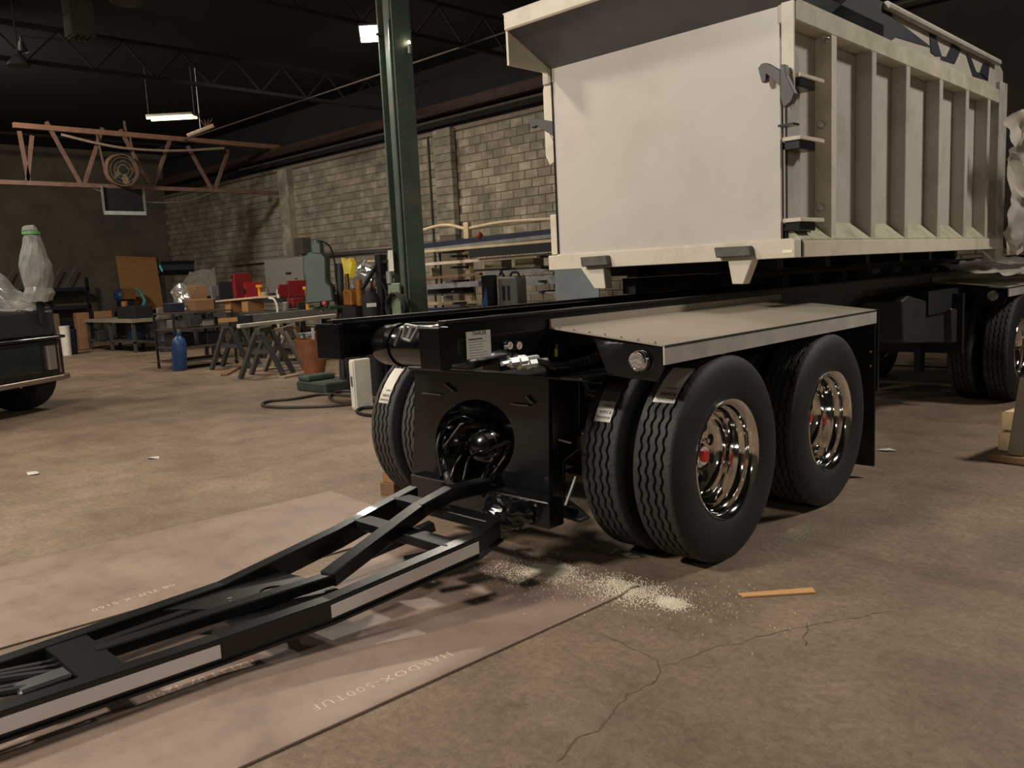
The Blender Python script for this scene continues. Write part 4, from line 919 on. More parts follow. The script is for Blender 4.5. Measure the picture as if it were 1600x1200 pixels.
# draped sheet, cardboard, foil, canopy
d_ = crumple(grid(atD(272, 462, 22.6), atD(342, 462, 22.1), atD(334, 418, 22.4), atD(296, 424, 22.8), 16, 12), .06, 3, 8)
d_.build('draped_sheet', mat('drape_grey', (92, 88, 78), .85), label='grey sheet draped over goods behind the foil bundle', cat='tarpaulin')
item('goods_crate', 'dark crate under the grey draped sheet', 'crate', (282, 440, 334, 500), 23.2, .8, shm, z0=0)
item('cardboard_box', 'brown cardboard panel box beside the foil bundle', 'box', (291, 446, 326, 486), 18.4, .25, card)
crumple(MB().sphere(atD(283, 467, 17.8), .20, .18, .28, 18, 12), .10, 5, 3).build('foil_bundle', foil, label='crumpled silver foil bundle on the bench end beside the cardboard', cat='foil')
a, b = pbox((268, 488, 332, 492), 18.0, .8)
sb_ = thing('side_bench', 'dark bench end under the foil bundle and cardboard', 'bench', ((a[0]+b[0])/2, (a[1]+b[1])/2, 0))
MB().box(a, b).build('bench_top', shm, sb_)
for x in (a[0]+.02, b[0]-.1):
    for y in (a[1]+.02, b[1]-.1): MB().box((x, y, 0), (x+.07, y+.07, a[2])).build('leg', shm, sb_)
item('tool_case', 'navy power tool on the bench end beside the foil bundle', 'tool', (300, 473, 322, 488), 17.9, .3, navy)
cn = thing('canopy_rack', 'dark covered rack with a cyan strip on top, behind the foil bundle', 'rack', at(275, 520, 'Z', 0))
a, b = pbox((252, 408, 298, 430), 24, 1.0); MB().prism([(a[0], a[1], a[2]), (b[0], a[1], a[2]+.15), (b[0], a[1], b[2]-.1), (a[0]+.3, a[1], b[2])], (0, 1.0, 0)).build('cover', mat('cover_dark', (26, 32, 44), .7), cn)
MB().beam((a[0]+.4, a[1]-.02, a[2]+.12), (b[0], a[1]-.02, a[2]+.28), .02, .07).build('cyan_strip', teal, cn)
for x in (a[0]+.05, b[0]-.1):
    for y in (a[1]+.05, b[1]-.1): MB().box((x, y, 0), (x+.06, y+.06, a[2]+.03)).build('upright', blackm, cn)
# --- green drill press on its base
g0 = at(511, 608, 'Z', 0)
bs = thing('drill_press', 'tall green drill press with round motor housing beside the copper drum', 'machine', g0)
MB().box((g0.x-.35, g0.y-.30, 0), (g0.x+.42, g0.y+.35, .14)).build('base', mat('base_green', (56, 66, 54), .6), bs, bevel=.02)
MB().box((g0.x-.33, g0.y-.28, .14), (g0.x-.05, g0.y+.2, .22)).build('base_pad', mgreen, bs, bevel=.02)
D = depth((g0.x, g0.y, 1.5))+.1
def gp(x, y, dd=0): return atD(x, y, D+dd)
MB().cyl((gp(530, 500).x, gp(530, 500).y, .14), gp(530, 412), .055, n=18).build('column', dkst, bs, smooth=True)
gb = [(481, 402), (486, 398), (491, 395), (510, 396), (516, 403), (517, 440), (524, 446), (528, 470), (484, 474), (485, 440), (481, 425)]
MB().prism([gp(x, y) for x, y in gb], -RT.cross(Vector((0, 0, 1)))*-.30).build('head', mgreen, bs, bevel=.02)
MB().prism([gp(x, y, .05) for x, y in ((491, 398), (490, 380), (497, 376), (506, 380), (507, 398))], -RT.cross(Vector((0, 0, 1)))*-.2).build('motor', mgreen, bs, bevel=.02)
MB().tube(curve_pts([gp(488, 420), gp(488, 385), gp(497, 376), (gp(515, 385)), gp(523, 410), gp(526, 440), gp(535, 480)]), .014, 8).build('cable', blackm, bs, smooth=True)
MB().cyl(gp(503, 474), gp(503, 487), .03, n=10).build('spindle', gryst, bs)
MB().box((gp(515, 470).x-.22, gp(515, 470).y-.16, 1.18), (gp(515, 470).x+.22, gp(515, 470).y+.16, 1.23)).build('table', mgreen, bs, bevel=.01)
for k in range(3): MB().cyl(gp(523, 458, -.15), gp(523, 458, -.15)+Vector((.18*math.cos(k*2.1), -.1, .18*math.sin(k*2.1))), .01, n=6).build('feed_handle', gryst, bs)
MB().sphere(gp(507, 474, -.3), .035).build('red_knob', mat('knob_red', (225, 80, 90), .5), bs)
a = gp(532, 555); MB().prism([(gp(520, 545).x, a.y, .14), (gp(556, 545).x, a.y+.2, .14), (gp(552, 500).x, a.y+.2, 1.05), (gp(533, 500).x, a.y, 1.05)], (0.05, .18, 0)).build('pedestal', mat('pedestal_brown', (52, 40, 34), .6), bs, bevel=.01)
# gloves, foil bag
crumple(MB().prism([atD(x, y, D-.04) for x, y in ((533, 403), (540, 408), (546, 403), (550, 412), (546, 434), (539, 434))], (.02, .06, 0)), .01, 9).build('work_gloves', yellow, label='bright yellow gloves hung on the drill press column', cat='gloves')
crumple(MB().sphere(atD(571, 432, 15), .27, .2, .26, 18, 12), .10, 5, 12).build('foil_bundle', foil, label='silver foil bundle between the yellow gloves and black frame', cat='foil')
item('pedestal_stand', 'dark steel stand under the silver foil bundle beyond the gloves', 'stand', (553, 449, 590, 560), 15, .5, shm, z0=0)
# copper drum
c0 = at(492, 584, 'Z', 0)
cpd = thing('scrap_drum', 'dented open copper coloured drum beside the drill press', 'drum', c0)
MB().lathe([(0, .01), (.14, .01), (.17, .0), (.27, .45), (.30, .62), (.28, .62), (.25, .45), (.15, .03)], c0, (0, 0, 1), 22).build('body', copper, cpd, smooth=True)
for i, (dx, dy, h_) in enumerate(((.1, 0, .75), (-.1, .08, .8), (0, -.1, .72))): MB().beam(c0+Vector((dx*.5, dy*.5, .05)), c0+Vector((dx*1.6, dy*1.6, h_)), .05, .02).build('offcut', (copper, gryst, mgreen)[i], cpd)
# white cabinet, black frame, cylinder with label, orange pump
o, a, b = item('white_cabinet', 'narrow white cabinet standing behind the left tandem tire', 'cabinet', (549, 560, 580, 640), 10.15, .25, white, z0=0)
MB().box((a[0]+.01, a[1]-.012, .03), (b[0]-.01, a[1]-.001, b[2]-.02)).build('door', white, o, bevel=.004)
MB().box((b[0]-.05, a[1]-.03, .3), (b[0]-.03, a[1]-.013, .42)).build('handle', gryst, o)
bf = thing('black_rack', 'black steel upright frame beside the green column', 'rack', atD(598, 500, 11.5))
px0 = atD(598, 450, 11.5)
MB().box((px0.x-.06, px0.y-.06, 0), (px0.x+.06, px0.y+.06, atD(598, 398, 11.5).z)).build('upright', blackm, bf)
for y_ in (408, 432, 455, 478): z = atD(610, y_, 11.6).z; MB().box((px0.x-.02, px0.y-.03, z-.03), (px0.x+.75, px0.y+.1, z+.02)).build('arm', blackm, bf)
MB().beam(atD(594, 405, 11.5), atD(566, 452, 11.3), .04, .05).build('diagonal_arm', blackm, bf)
q = atD(580, 470, 11.2); q.z = 0
gc = thing('gas_cylinder', 'black gas cylinder with a white label behind the rail end', 'gas cylinder', q)
MB().lathe([(0, 0), (.12, 0), (.12, 1.27), (.10, 1.37), (.04, 1.43), (0, 1.43)], q, (0, 0, 1), 24).build('body', blackm, gc, smooth=True)
d0 = (CP-q); d0.z = 0; d0.normalize(); sdv = Vector((-d0.y, d0.x, 0))
MB().obox(q+d0*.125+Vector((0, 0, 1.24)), (.13, .05, .01), sdv, (0, 0, 1)).build('label_sticker', paper, gc)
MB().tube(curve_pts([q+Vector((0, 0, 1.43)), q+Vector((.1, 0, 1.6)), q+Vector((.25, .05, 1.45)), q+Vector((.28, .05, 1.1)), q+Vector((.2, 0, .8))]), .012, 8).build('hose', blackm, gc, smooth=True)
q = atD(557, 485, 11.9)
op = thing('hoist_unit', 'orange brown pump unit between the drill press and the gas cylinder', 'machine', (q.x, q.y, 0))
MB().box((q.x-.16, q.y-.14, 0), (q.x+.16, q.y+.14, 1.22)).build('stand', blackm, op, bevel=.01)
om = mat('pump_orange', (150, 98, 40), .45, .2, .3, 12)
MB().box((q.x-.15, q.y-.12, 1.22), (q.x+.05, q.y+.12, 1.45)).build('body', om, op, bevel=.02)
MB().cyl((q.x+.1, q.y, 1.22), (q.x+.1, q.y, 1.58), .05, n=14).build('pump', om, op, smooth=True)
MB().cyl((q.x-.1, q.y-.05, 1.45), (q.x-.1, q.y-.05, 1.68), .03, n=12).build('pillar', mat('bronze', (130, 100, 50), .35, .6), op, smooth=True)
# hoses on the floor
hose = MB().tube(curve_pts([at(x, y, 'Z', .02) for x, y in ((600, 625), (560, 630), (520, 634), (470, 636), (430, 636), (410, 633), (420, 627), (460, 623), (505, 616), (540, 618), (575, 622), (560, 612), (530, 612), (515, 620), (530, 628), (590, 624))]), .02, 8)
hose.build('floor_hose', mat('hose_brown', (60, 50, 40), .6), smooth=True, label='dark hose looped on the floor before the drill press base', cat='hose')
MB().tube(curve_pts([at(x, y, 'Z', .02) for x, y in ((600, 650), (570, 648), (558, 643), (565, 638), (590, 636))]), .02, 8).build('floor_hose', blackm, smooth=True, label='short black hose loop on the floor beside the labelled left tire', cat='hose')
# --- welder on its cart
q = atD(788, 452, 11.3); zt = atD(788, 478, 11.3).z
wc = thing('welding_cart', 'dark cart standing behind the trailer rail under the grey welder', 'cart', (q.x, q.y, 0))
MB().box((q.x-.45, q.y-.3, zt-.03), (q.x+.45, q.y+.3, zt)).build('deck', dkst, wc)
for sx in (-.42, .38):
    for sy in (-.28, .24): MB().box((q.x+sx, q.y+sy, 0), (q.x+sx+.04, q.y+sy+.04, zt-.03)).build('leg', dkst, wc)
wd = thing('welder', 'grey and black welding power source with carry handles behind the trailer rail', 'welder', (q.x, q.y, zt))
a, b = pbox((777, 432, 824, 476), 11.2, .22); MB().box((a[0], a[1], zt), b).build('side_panel', mat('welder_grey', (96, 94, 88), .5), wd, bevel=.02)
for i in (0, 1): MB().box((a[0]+.10+i*.09, a[1]-.006, zt+.08), (a[0]+.15+i*.09, a[1]-.001, b[2]-.12)).build('vent', blackm, wd)
a2, b2 = pbox((752, 430, 778, 476), 11.2, .3); MB().box((a2[0], a2[1], zt), b2).build('front_panel', mat('welder_dark', (34, 36, 40), .5), wd, bevel=.02)
MB().prism([(a2[0]+.02, a2[1]-.01, zt+.02), (a2[0]+.12, a2[1]-.01, zt+.28), (a2[0]+.14, a2[1]-.01, zt+.02)], (0, -.01, 0)).build('blue_flash', blue, wd)
for (xa, xb, zz_) in ((a2[0], b2[0]+.08, b2[2]), (b[0]-.22, b[0], b[2])):
    MB().tube(curve_pts([(xa+.02, a[1]+.1, zz_-.01), (xa+.06, a[1]+.1, zz_+.05), (xb-.06, a[1]+.1, zz_+.05), (xb-.02, a[1]+.1, zz_-.01)]), .016, 8).build('handle', blackm, wd, smooth=True)
# --- stock rack with bars
RYK = 11.6
def RK(x, y, dy=0): return at(x, y, 'Y', RYK+dy)
rk = thing('stock_rack', 'cream steel stock rack with curved top rail before the block wall', 'rack', (RK(740, 480).x, RYK, 0))
rcream = mat('rack_cream', (196, 176, 140), .55)
for px_ in (730, 868):
    p = RK(px_, 352); MB().box((p.x-.07, RYK-.05, 0), (p.x+.07, RYK+.05, p.z+.06)).build('post', rcream, rk)
    for yy in (398, 415, 436, 452, 470): z = RK(px_, yy).z; MB().box((p.x-.04, RYK-.5, z-.05), (p.x+.04, RYK+.05, z-.005)).build('bracket', dkst, rk)
p0 = RK(650, 362); MB().tube(curve_pts([RK(655, 362), RK(680, 354), RK(702, 352), RK(728, 358)]), .035, 8).build('top_rail', rcream, rk, smooth=True)
MB().tube(curve_pts([RK(732, 357), RK(780, 348), RK(830, 344), RK(868, 342)]), .035, 8).build('top_rail', rcream, rk, smooth=True)
p = RK(652, 400); MB().box((p.x-.06, RYK-.05, 0), (p.x+.06, RYK+.05, p.z)).build('post', rcream, rk)
MB().box((p.x, RYK-.5, .25), (RK(868, 400).x, RYK+.05, .30)).build('base_beam', dkst, rk)
bars = [((655, 385), (872, 361), .10, navy, 'navy blue channel on the top tier of the stock rack'), ((655, 392), (872, 368), .07, gryst, 'grey bar just under the navy channel'),
        ((655, 394), (880, 375), .05, rcream, 'cream angle bar below the grey bar on the rack'), ((735, 396), (880, 384), .16, blackm, 'wide black channel on the rack beside the dump box'),
        ((742, 393), (858, 383), .045, gryst, 'pale flat bar lying on the wide black channel'), ((655, 414), (875, 397), .06, mat('pale_tube', (205, 190, 168), .4), 'long pale round tube across the middle tier'),
        ((655, 436), (752, 428), .05, woodd, 'rusty brown bar on the middle tier beside the column'), ((665, 449), (750, 443), .10, mat('silver_bar', (165, 165, 168), .35, .5), 'bright silver flat bar beside the welder'),
        ((670, 456), (738, 453), .12, blackm, 'thick black bar under the silver flat bar'), ((760, 428), (875, 420), .08, gryst, 'grey channel on the tier above the welder'),
        ((815, 441), (875, 437), .14, mat('silver_bar', (165, 165, 168), .35, .5), 'bright silver channel beyond the welder'), ((818, 459), (875, 457), .04, gryst, 'thin grey rod low on the rack beyond the welder'),
        ((665, 475), (755, 471), .07, mat('tan_bar', (170, 150, 115), .6), 'tan timber on the lowest tier beside the column'), ((660, 484), (750, 480), .06, navy, 'dark blue bar on the lowest tier of the rack'),
        ((500, 398), (640, 388), .08, dkst, 'long dark channel passing behind the green column'), ((560, 409), (650, 403), .05, mat('tan_bar', (170, 150, 115), .6), 'tan bar ending behind the green column')]
for i, (a, b, h_, m_, lab) in enumerate(bars):
    dy = -.12-.09*(i % 4); p, q = RK(*a, dy), RK(*b, dy)
    if 'column' in lab and i >= 14: p.y = q.y = RYK-.2
    MB().beam(p, q, .09, h_).build('steel_bar' if 'timber' not in lab else 'timber', m_, label=lab, cat='steel bar' if 'timber' not in lab else 'timber', group='bars on the stock rack', bevel=.004)
p = RK(500, 400); MB().box((p.x+.3, RYK-.3, 0), (p.x+.4, RYK-.1, p.z-.03)).build('rack_post', dkst, rk)
MB().sphere(RK(749, 368, -.15), .07).build('red_cap', mat('cap_red', (140, 50, 40), .5), label='small dull red cap resting on the navy channel', cat='fitting')  # small red cap lying on the navy channel
for i, (px_, m_, lab) in enumerate((((673, 418, 690, 432), mat('box_beige', (180, 165, 138), .7), 'beige carton behind the rack bars beside the column'), ((692, 440, 712, 452), white, 'white carton behind the silver flat bar'), ((756, 404, 800, 420), mat('cream_goods', (190, 176, 145), .7), 'cream wrapped goods on the rack behind the pale tube'), ((705, 378, 732, 392), dkst, 'dark round motor on the rack behind the cream angle'), ((690, 462, 708, 472), white, 'small white box low on the rack'), ((804, 404, 850, 418), mat('cream_goods', (190, 176, 145), .7), 'cream sheet bundle on the rack beside the dump box'))):
    yz = px_[3]+1
    zz0 = RK((px_[0]+px_[2])/2, px_[3], .25).z
    o, a, b = item('stored_box', lab, 'box', px_, depth(RK((px_[0]+px_[2])/2, 430, .25)), .3, m_, z0=zz0)
    MB().box((a[0]-.3, RYK+.05, zz0-.03), (b[0]+.3, RYK+.42, zz0-.002)).build('shelf_plate', dkst, rk)
    MB().beam((a[0]-.25, RYK+.07, zz0-.03), (a[0]-.25, RYK+.07, .28), .03, .03).build('shelf_leg', dkst, rk)
item('sheet_metal', 'pale blue grey metal sheet standing below the dump box corner', 'metal sheet', (869, 418, 934, 480), 9.6, .02, mat('blue_sheet', (150, 158, 162), .35, .4, .08), z0=0, bevel=0)
# ------------------------------------------------------------------ far bench, plywood and racks
dbk = 24
a, b = pbox((104, 497, 285, 502), 23, 1.0)
fb = thing('far_bench', 'long dark bench with a pale edge far behind the truck', 'bench', ((a[0]+b[0])/2, (a[1]+b[1])/2, 0))
MB().box(a, b).build('bench_top', mat('bench_edge', (140, 128, 112), .6), fb)
MB().box((a[0]+.1, a[1]+.05, .25), (b[0]-.1, b[1]-.05, .29)).build('lower_shelf', shm, fb)
for x in (a[0]+.1, (a[0]+b[0])/2, b[0]-.17):
    for y in (a[1]+.05, b[1]-.12): MB().box((x, y, 0), (x+.07, y+.07, a[2])).build('leg', shm, fb)
FT = b[2]; fa, fbb = a, b
def onfar(name, lab, cat, x0, x1, yt, m_, ty=.5, **k):
    global CASE
    a, b = pbox((x0, yt, x1, 497), depth(at((x0+x1)/2, 490, 'Y', (fa[1]+fbb[1])/2)), ty)
    if name == 'black_case': CASE = b[2]
    return MB().box((a[0], a[1], FT), (b[0], b[1], b[2])).build(name, m_, bevel=.02, label=lab, cat=cat)
onfar('black_case', 'long black case on the far bench', 'case', 176, 245, 478, blackm)
onfar('carton', 'orange brown carton on the end of the far bench nearest the truck', 'box', 152, 170, 486, card)
onfar('grey_bin', 'pale grey bin on the far bench beside the foil bundle', 'bin', 248, 272, 480, mat('bin_grey', (120, 110, 98), .6))
for i, (x0, x1, y0, m_, lab) in enumerate(((150, 176, 524, dkst, 'dark bin under the far bench near the carton'), (200, 228, 516, mat('bluebin', (70, 88, 120), .5), 'dull blue box under the middle of the far bench'), (232, 258, 516, gryst, 'grey can under the far bench near the trolley'))):
    a, b = pbox((x0, y0, x1, 540), 23, .4); MB().box((a[0], a[1], .29), (b[0], b[1], .29+(b[2]-a[2]))).build('stored_bin', m_, bevel=.02, label=lab, cat='bin')
XW = FX0+.12
a = at(180, 400, 'X', XW); b_ = at(243, 402, 'X', XW)
MB().prism([(XW+.25, a.y, .9), (XW+.25, b_.y, .9), (XW, b_.y, b_.z), (XW, a.y, a.z)], (.03, 0, 0)).build('plywood_sheet', plywood, label='large brown plywood sheet leaning on the far wall', cat='plywood')
MB().box((XW+.1, a.y-.3, 0), (XW+.9, b_.y+.3, .9)).build('dark_cupboard', blackm, label='low dark cupboard under the leaning plywood sheet', cat='cupboard')
a, b = pbox((178, 452, 212, 470), 30.9, .4)
hd = thing('blue_machine', 'blue domed machine on the cupboard before the plywood', 'machine', ((a[0]+b[0])/2, (a[1]+b[1])/2, .9))
MB().box((a[0], a[1], .9), (b[0], b[1], 1.35)).build('body', navy, hd, bevel=.05); MB().sphere(((a[0]+b[0])/2-.1, a[1]+.1, 1.5), .26, n=14).build('dome', blue, hd, smooth=True)
MB().tube(curve_pts([atD(x, y, 31.2) for x, y in ((212, 452), (220, 458), (226, 470), (222, 480))]), .06, 8).build('teal_pipe', teal, hd, smooth=True)
MB().box((b[0]-.2, a[1], 1.35), (b[0]+.1, b[1], 1.75)).build('brown_top', card, hd)
nr = thing('dark_rack', 'dark blue storage rack along the far wall behind the wrapped mirror', 'rack', (FX0+1, 9.5, 0))
for z in (.5, 1.1, 1.75): MB().box((FX0+.3, 6.4, z), (FX0+1.1, 11.0, z+.12)).build('shelf', navy, nr)
for y in (6.4, 7.9, 9.4, 10.9): MB().box((FX0+1.0, y, 0), (FX0+1.1, y+.1, 2.2)).build('upright', blackm, nr)
for i in range(7): MB().beam((FX0+.6, 7.3+i*.5, 1.87), (FX0+.5, 7.8+i*.5, 2.6), .04, .04).build('leaning_bar', gryst, nr)
for i, (x0, x1, y0, y1, D, m_, lab) in enumerate(((97, 112, 509, 546, 22, white, 'white bucket beside the truck bumper on the floor'), (108, 122, 514, 548, 22.4, navy, 'blue drum next to the white bucket'), (124, 142, 488, 545, 24, card, 'tall brown carton behind the blue drum'), (84, 96, 490, 540, 25, mat('clutter_tan', (120, 98, 72), .8), 'tan crate behind the white bucket'))):
    c = atD((x0+x1)/2, y1, D); c.z = 0; r = (x1-x0)*D/FPX/2; hh = atD((x0+x1)/2, y0, D).z
    if i < 2: MB().lathe([(0, 0), (r*.85, 0), (r, hh*.95), (r*1.05, hh), (0, hh)], c, (0, 0, 1), 20).build(('bucket', 'drum')[i], m_, smooth=True, label=lab, cat=('bucket', 'drum')[i])
    else: MB().box((c.x-r, c.y-r, 0), (c.x+r, c.y+r, hh)).build(('carton', 'crate')[i-2], m_, bevel=.02, label=lab, cat=('box', 'crate')[i-2])
# ------------------------------------------------------------------ small things on the near floor
def floor_item(px, z1, nm, m_, lab, cat): return MB().prism([at(x, y, 'Z', 0.002) for x, y in px], (0, 0, z1)).build(nm, m_, label=lab, cat=cat, bevel=.001)
floor_item([(1153, 929), (1163, 934), (1275, 927), (1269, 920)], .008, 'wood_strip', mat('fresh_wood', (225, 170, 110), .7, 0, .08), 'thin pale wooden strip on the concrete before the front wheel', 'wood strip')
c = at(616, 770, 'Z', 0)
tb = thing('timber_block', 'short squared timber blocks stacked by the far left tire', 'timber', c)
MB().obox(c+Vector((0, 0, .045)), (.13, .16, .09), (1, .25, 0), (-.25, 1, 0)).build('lower_block', woodd, tb, bevel=.004)
MB().obox(c+Vector((.01, .01, .13)), (.12, .14, .08), (1, .1, 0), (-.1, 1, 0)).build('upper_block', mat('wood_mid', (150, 112, 70), .8), tb, bevel=.004)
for i, (x, y, lab) in enumerate(((240, 716, 'small white paper scrap on the floor left of the plates'), (52, 741, 'tiny white scrap on the floor below the truck tire'), (1384, 704, 'crumpled pale wrapper on the floor past the mud flap'))):
    p = at(x, y, 'Z', 0); crumple(MB().add([p+Vector((a_, b_, .004+.01*((k+i) % 2))) for k, (a_, b_) in enumerate(((-.07, -.03), (.02, -.05), (.08, .02), (.01, .05), (-.05, .04)))], [(0, 1, 2, 3, 4)]), .006, 30, i).build('paper_scrap', paper, label=lab.replace('left of the plates', 'beyond the steel plates'), cat='paper')
# spilled granules
def granules(spots, label, nm):
    mb = MB()
    for (px_, py_, rx, ry, n, dens) in spots:
        c = at(px_, py_, 'Z', 0); 
        for i in range(n):
            r = abs(random.gauss(0, dens)); t = random.uniform(0, 6.283)
            x = c.x+rx*r*math.cos(t); y = c.y+ry*r*math.sin(t); s = random.uniform(.0012, .0034); z = max(0, .016*(1-r*1.5))*random.random() if dens < .6 else 0
            if -2.7 < x < -2.11 and y > 3.3: continue
            z0 = .012 if ((Vector((x, y, 0))-Vector((b_plate.x, b_plate.y, 0))).dot(nl) > 0 and (Vector((x, y, 0))-Vector((b_plate.x, b_plate.y, 0))).dot(dr) < .28) else 0
            mb.add([(x-s, y-s, z0+z), (x+s, y-s, z0+z), (x, y+s*1.3, z0+z), (x, y, z0+z+s*1.6)], [(0, 1, 3), (1, 2, 3), (2, 0, 3), (0, 2, 1)])
    return mb
b_plate = at(940, 942, 'Z', .012)
sandm = mat('absorbent_grain', (230, 219, 196), .9, 0, .1, 50)
def mound(px_, py_, rx, ry, h, z0=0):
    c = at(px_, py_, 'Z', 0); mb = MB(); n, m_ = 26, 8; P = [(c.x, c.y, z0+h)]; F = []
    for j in range(1, m_+1):
        for i in range(n):
            t = 2*math.pi*i/n; r = j/m_; k = 1+.35*noise.noise(Vector((math.cos(t)*1.5+px_, math.sin(t)*1.5, 0)))
            P.append((c.x+rx*r*k*math.cos(t), c.y+ry*r*k*math.sin(t), z0+h*max(0, (1-r*r))*(.7+.6*noise.noise(Vector((r*3+px_, t, 1))))+.0005))
    for i in range(n): F.append((0, 1+i, 1+(i+1) % n))
    for j in range(m_-1):
        for i in range(n): F.append((1+j*n+i, 1+j*n+(i+1) % n, 1+(j+1)*n+(i+1) % n, 1+(j+1)*n+i))
    return mb.add(P, F)
for nm, lab, spots, mnd in (('spilled_granules', 'pale heap of absorbent granules on the plate edge below the drawbar hinge', [(858, 893, .17, .12, 5200, .5), (825, 900, .3, .2, 1100, .7)], [(858, 892, .10, .08, .016, .012)]),
                       ('spilled_granules', 'thin scatter of pale granules on the concrete beyond the plate corner', [(985, 925, .22, .16, 2600, .5), (960, 915, .2, .2, 900, .7)], []),
                       ('spilled_granules', 'small bright patch of granules nearest the wooden strip', [(1050, 943, .09, .07, 3000, .45), (1040, 935, .3, .2, 500, .8)], []),
                       ('spilled_granules', 'dusty granule patch on the floor beside the front wheel', [(1235, 832, .20, .30, 5200, .5), (1190, 816, .2, .3, 3200, .6), (1210, 824, .12, .25, 5200, .5)], []),
                       ('spilled_granules', 'little granule mound under the dual front tires', [(985, 867, .10, .07, 1800, .5)], [(985, 867, .05, .04, .008, 0)])):
    g = granules(spots, lab, nm)
    for q_ in mnd: h_ = mound(*q_); g.add(h_.v, h_.f)
    n_ = g; o = g.build(nm, sandm, label=lab, cat='granules', kind='stuff')
# timber bundle at the right edge
q = at(1590, 722, 'Z', 0)
cb = thing('crate_timber', 'pale sawn blocks stacked on a dark slanted beam past the mud flap', 'timber', q)
dq = (at(1640, 700, 'Z', 0)-q).normalized(); dn = Vector((-dq.y, dq.x, 0))
MB().obox(q+dq*.3+Vector((0, 0, .03)), (.8, .35, .05), dq, dn).build('base_board', woodd, cb, bevel=.004)
for i in range(2): MB().obox(q+dq*(.28+.04*i)+Vector((0, 0, .13+.15*i)), (.5, .3, .14), dq, dn).build('sawn_block', mat('pale_sawn', (206, 176, 130), .7), cb, bevel=.01)
MB().beam(q-dq*.03+Vector((0, 0, .05)), q+dq*.16+Vector((0, 0, .6)), .10, .08).build('slanted_beam', mat('beam_brown', (96, 80, 62), .8), cb, bevel=.006)
# pale stock lying on the floor past the trailer
for i, (x0, y0, x1, y1, h_, lab) in enumerate(((1390, 563, 1476, 566, .05, 'pale beam on the floor under the trailer, topmost of the stack'), (1372, 578, 1486, 584, .08, 'pinkish beam on the floor under the trailer, middle of the stack'), (1368, 601, 1492, 609, .03, 'thin grey bar on the floor under the trailer, lowest of the stack'))):
    z = (.42, .28, .05)[i]; p = at(x0, y0, 'Z', z); q_ = at(x1, y1, 'Z', z)
    p = at(x0, y0, 'Y', 12.6-.2*i); q_ = at(x1, y1, 'Y', 12.6-.2*i)
    MB().beam((p.x-.4, p.y, max(.05, p.z)), (q_.x+.2, q_.y, max(.05, q_.z)), .2, max(.06, h_*1.5)).build('floor_beam', mat('beam_pale', (150, 128, 108), .7), label=lab, cat='beam', group='beams under the trailer')
fbk = thing('beam_trestle', 'dark trestle carrying the pale beams under the trailer', 'trestle', at(1430, 600, 'Y', 12.4))
for px_ in (1395, 1465):
    p = at(px_, 600, 'Y', 12.5); top = at(px_, 566, 'Y', 12.5).z; MB().box((p.x-.1, 12.3, 0), (p.x+.1, 12.75, .08)).build('foot', blackm, fbk); MB().box((p.x-.05, 12.68, 0), (p.x+.05, 12.78, top)).build('upright', blackm, fbk)

# ------------------------------------------------------------------ more shop goods
def coil(c, R_, r, turns, nm, m_, lab, cat='cable coil', ax=(0, 0, 1)):
    u_, w_ = basis(ax); a_ = Vector(ax).normalized(); P = []
    for i in range(turns*14):
        tt = 2*math.pi*i/14; k = 1+.06*math.sin(i*1.7); P.append(Vector(c)+(u_*math.cos(tt)+w_*math.sin(tt))*R_*k+a_*(r*1.6*i/14))
    return MB().tube(P, r, 6).build(nm, m_, smooth=True, label=lab, cat=cat)
a, b = pbox((455, 522, 520, 529), 17.2, .7)
tz = atD(477, 529, 17.2).z
coil((b[0]-.15, (a[1]+b[1])/2-.1, tz+.03), .28, .022, 3, 'cable_coil', gryst, 'grey coiled cable on the low green table beside the cardboard box')
coil((CX+.02, CY-.19, atD(662, 480, 9.4).z), .17, .014, 4, 'hose_coil', blackm, 'black hose coil hung low on the green column', 'hose coil', (0, -1, 0))
wz = at(470, 402, 'Y', 14.35).z
MB().tube([(-27.5, 14.36, wz-.03), (-17.2, 14.36, wz+.03)], .05, 8).build('wall_pipe', mat('wall_pipe', (150, 138, 122), .6), label='long pale pipe fixed along the block wall above the grey sheet', cat='pipe')
p = at(472, 397, 'Y', 14.3); MB().box((p.x-.25, 14.2, p.z), (p.x+.25, 14.49, p.z+.5)).build('wall_box', mat('wall_box', (84, 80, 70), .7), label='dull grey box on the block wall beside the drill press top', cat='box')
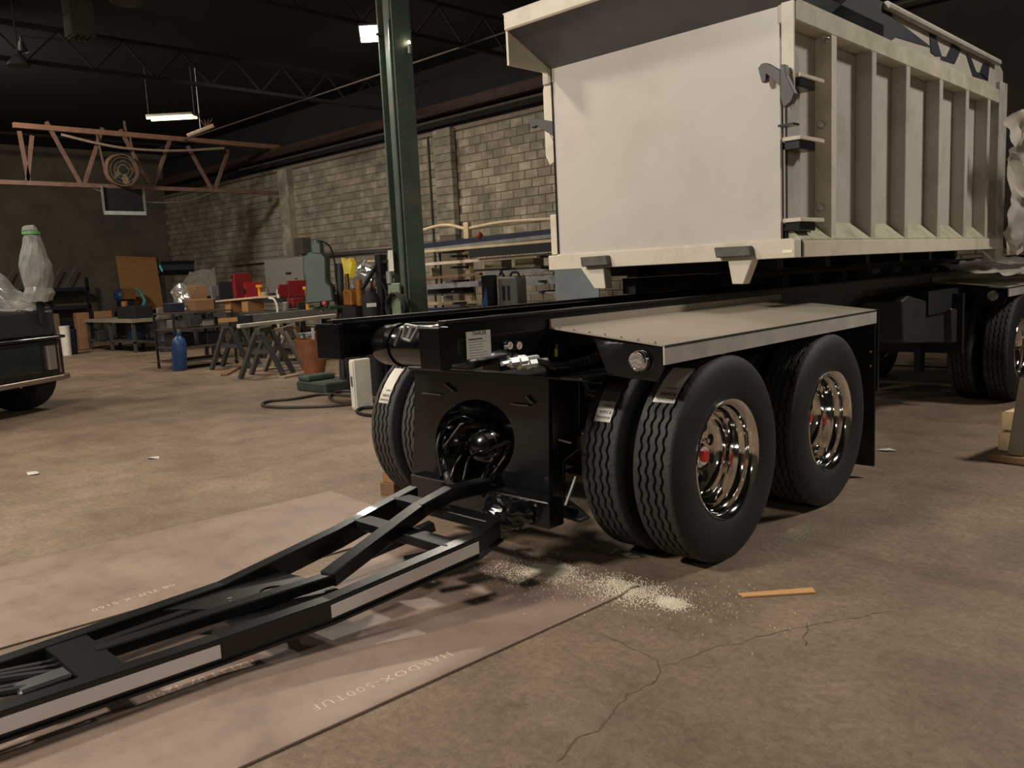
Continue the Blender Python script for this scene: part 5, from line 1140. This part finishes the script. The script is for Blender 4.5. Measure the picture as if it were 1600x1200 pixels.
def onbench(px, D, ty, z, nm, m_, lab, cat, round_=False):
    D = depth(at((px[0]+px[2])/2, px[3], 'Y', {BT: BYC, ST: SYC}.get(z, (fa[1]+fbb[1])/2)))
    a, b = pbox(px, D, ty); h_ = b[2]-a[2]
    if round_:
        r = (px[2]-px[0])*D/FPX/2; c = atD((px[0]+px[2])/2, px[3], D); c.z = z
        return MB().lathe([(0, 0), (r, 0), (r, h_*.9), (r*.7, h_), (0, h_)], c, (0, 0, 1), 16).build(nm, m_, smooth=True, label=lab, cat=cat)
    return MB().box((a[0], a[1], z), (b[0], b[1], z+h_)).build(nm, m_, bevel=.015, label=lab, cat=cat)
for args in (((441, 470, 452, 484), 18.8, .15, BT, 'paint_can', gryst, 'grey paint can on the bench end beside the white hose', 'can', True),
             ((466, 470, 476, 484), 18.9, .2, BT, 'grinder', dkst, 'dark grinder on the far bench end behind the standing clamp', 'tool', False),
             ((408, 456, 418, 466), 20.3, .2, ST, 'jar', mat('jar_pale', (170, 160, 130), .4), 'pale jar on the shelf before the grey sheet', 'jar', True),
             ((421, 458, 431, 466), 20.3, .2, ST, 'motor_unit', blackm, 'black motor on the shelf before the grey sheet', 'motor', True),
             ((433, 452, 441, 466), 20.3, .2, ST, 'spray_can', white, 'small white can on the shelf beside the dark red welders', 'can', True),
             ((190, 470, 200, 478), 23, .2, CASE, 'helmet', mat('helmet_orange', (140, 90, 50), .5), 'brown orange pot on the long black case', 'pot', True)):
    onbench(*args)
for i, (px0_, py0_, px1_, py1_, m_, lab) in enumerate(((350, 586, 372, 574, woodd, 'short dark plank on the floor between the trolley and sawhorses'), (392, 580, 440, 574, mat('pale_plank', (170, 150, 122), .7), 'pale plank on the floor under the white tube'), (440, 590, 478, 583, mat('pale_plank', (170, 150, 122), .7), 'pale plank on the floor before the copper drum'), (400, 572, 470, 566, gryst, 'grey steel strip on the floor under the low green table'))):
    p, q = at(px0_, py0_, 'Z', .02), at(px1_, py1_, 'Z', .02); MB().beam(p, q, .12, .035).build('floor_plank', m_, label=lab, cat='plank')
for i, (x, D, r, h_, m_, lab) in enumerate(((258, 21.5, .22, .85, dkst, 'dark upright drum behind the blue gas bottle'),)):
    c = atD(x, 500, D); c.z = 0
    MB().lathe([(0, 0), (r, 0), (r, h_*.33), (r*1.04, h_*.35), (r, h_*.37), (r, h_*.66), (r*1.04, h_*.68), (r, h_*.7), (r, h_), (r*.96, h_), (r*.96, h_-.02), (0, h_-.02)], c, (0, 0, 1), 24).build('steel_drum', m_, smooth=True, label=lab, cat='drum')
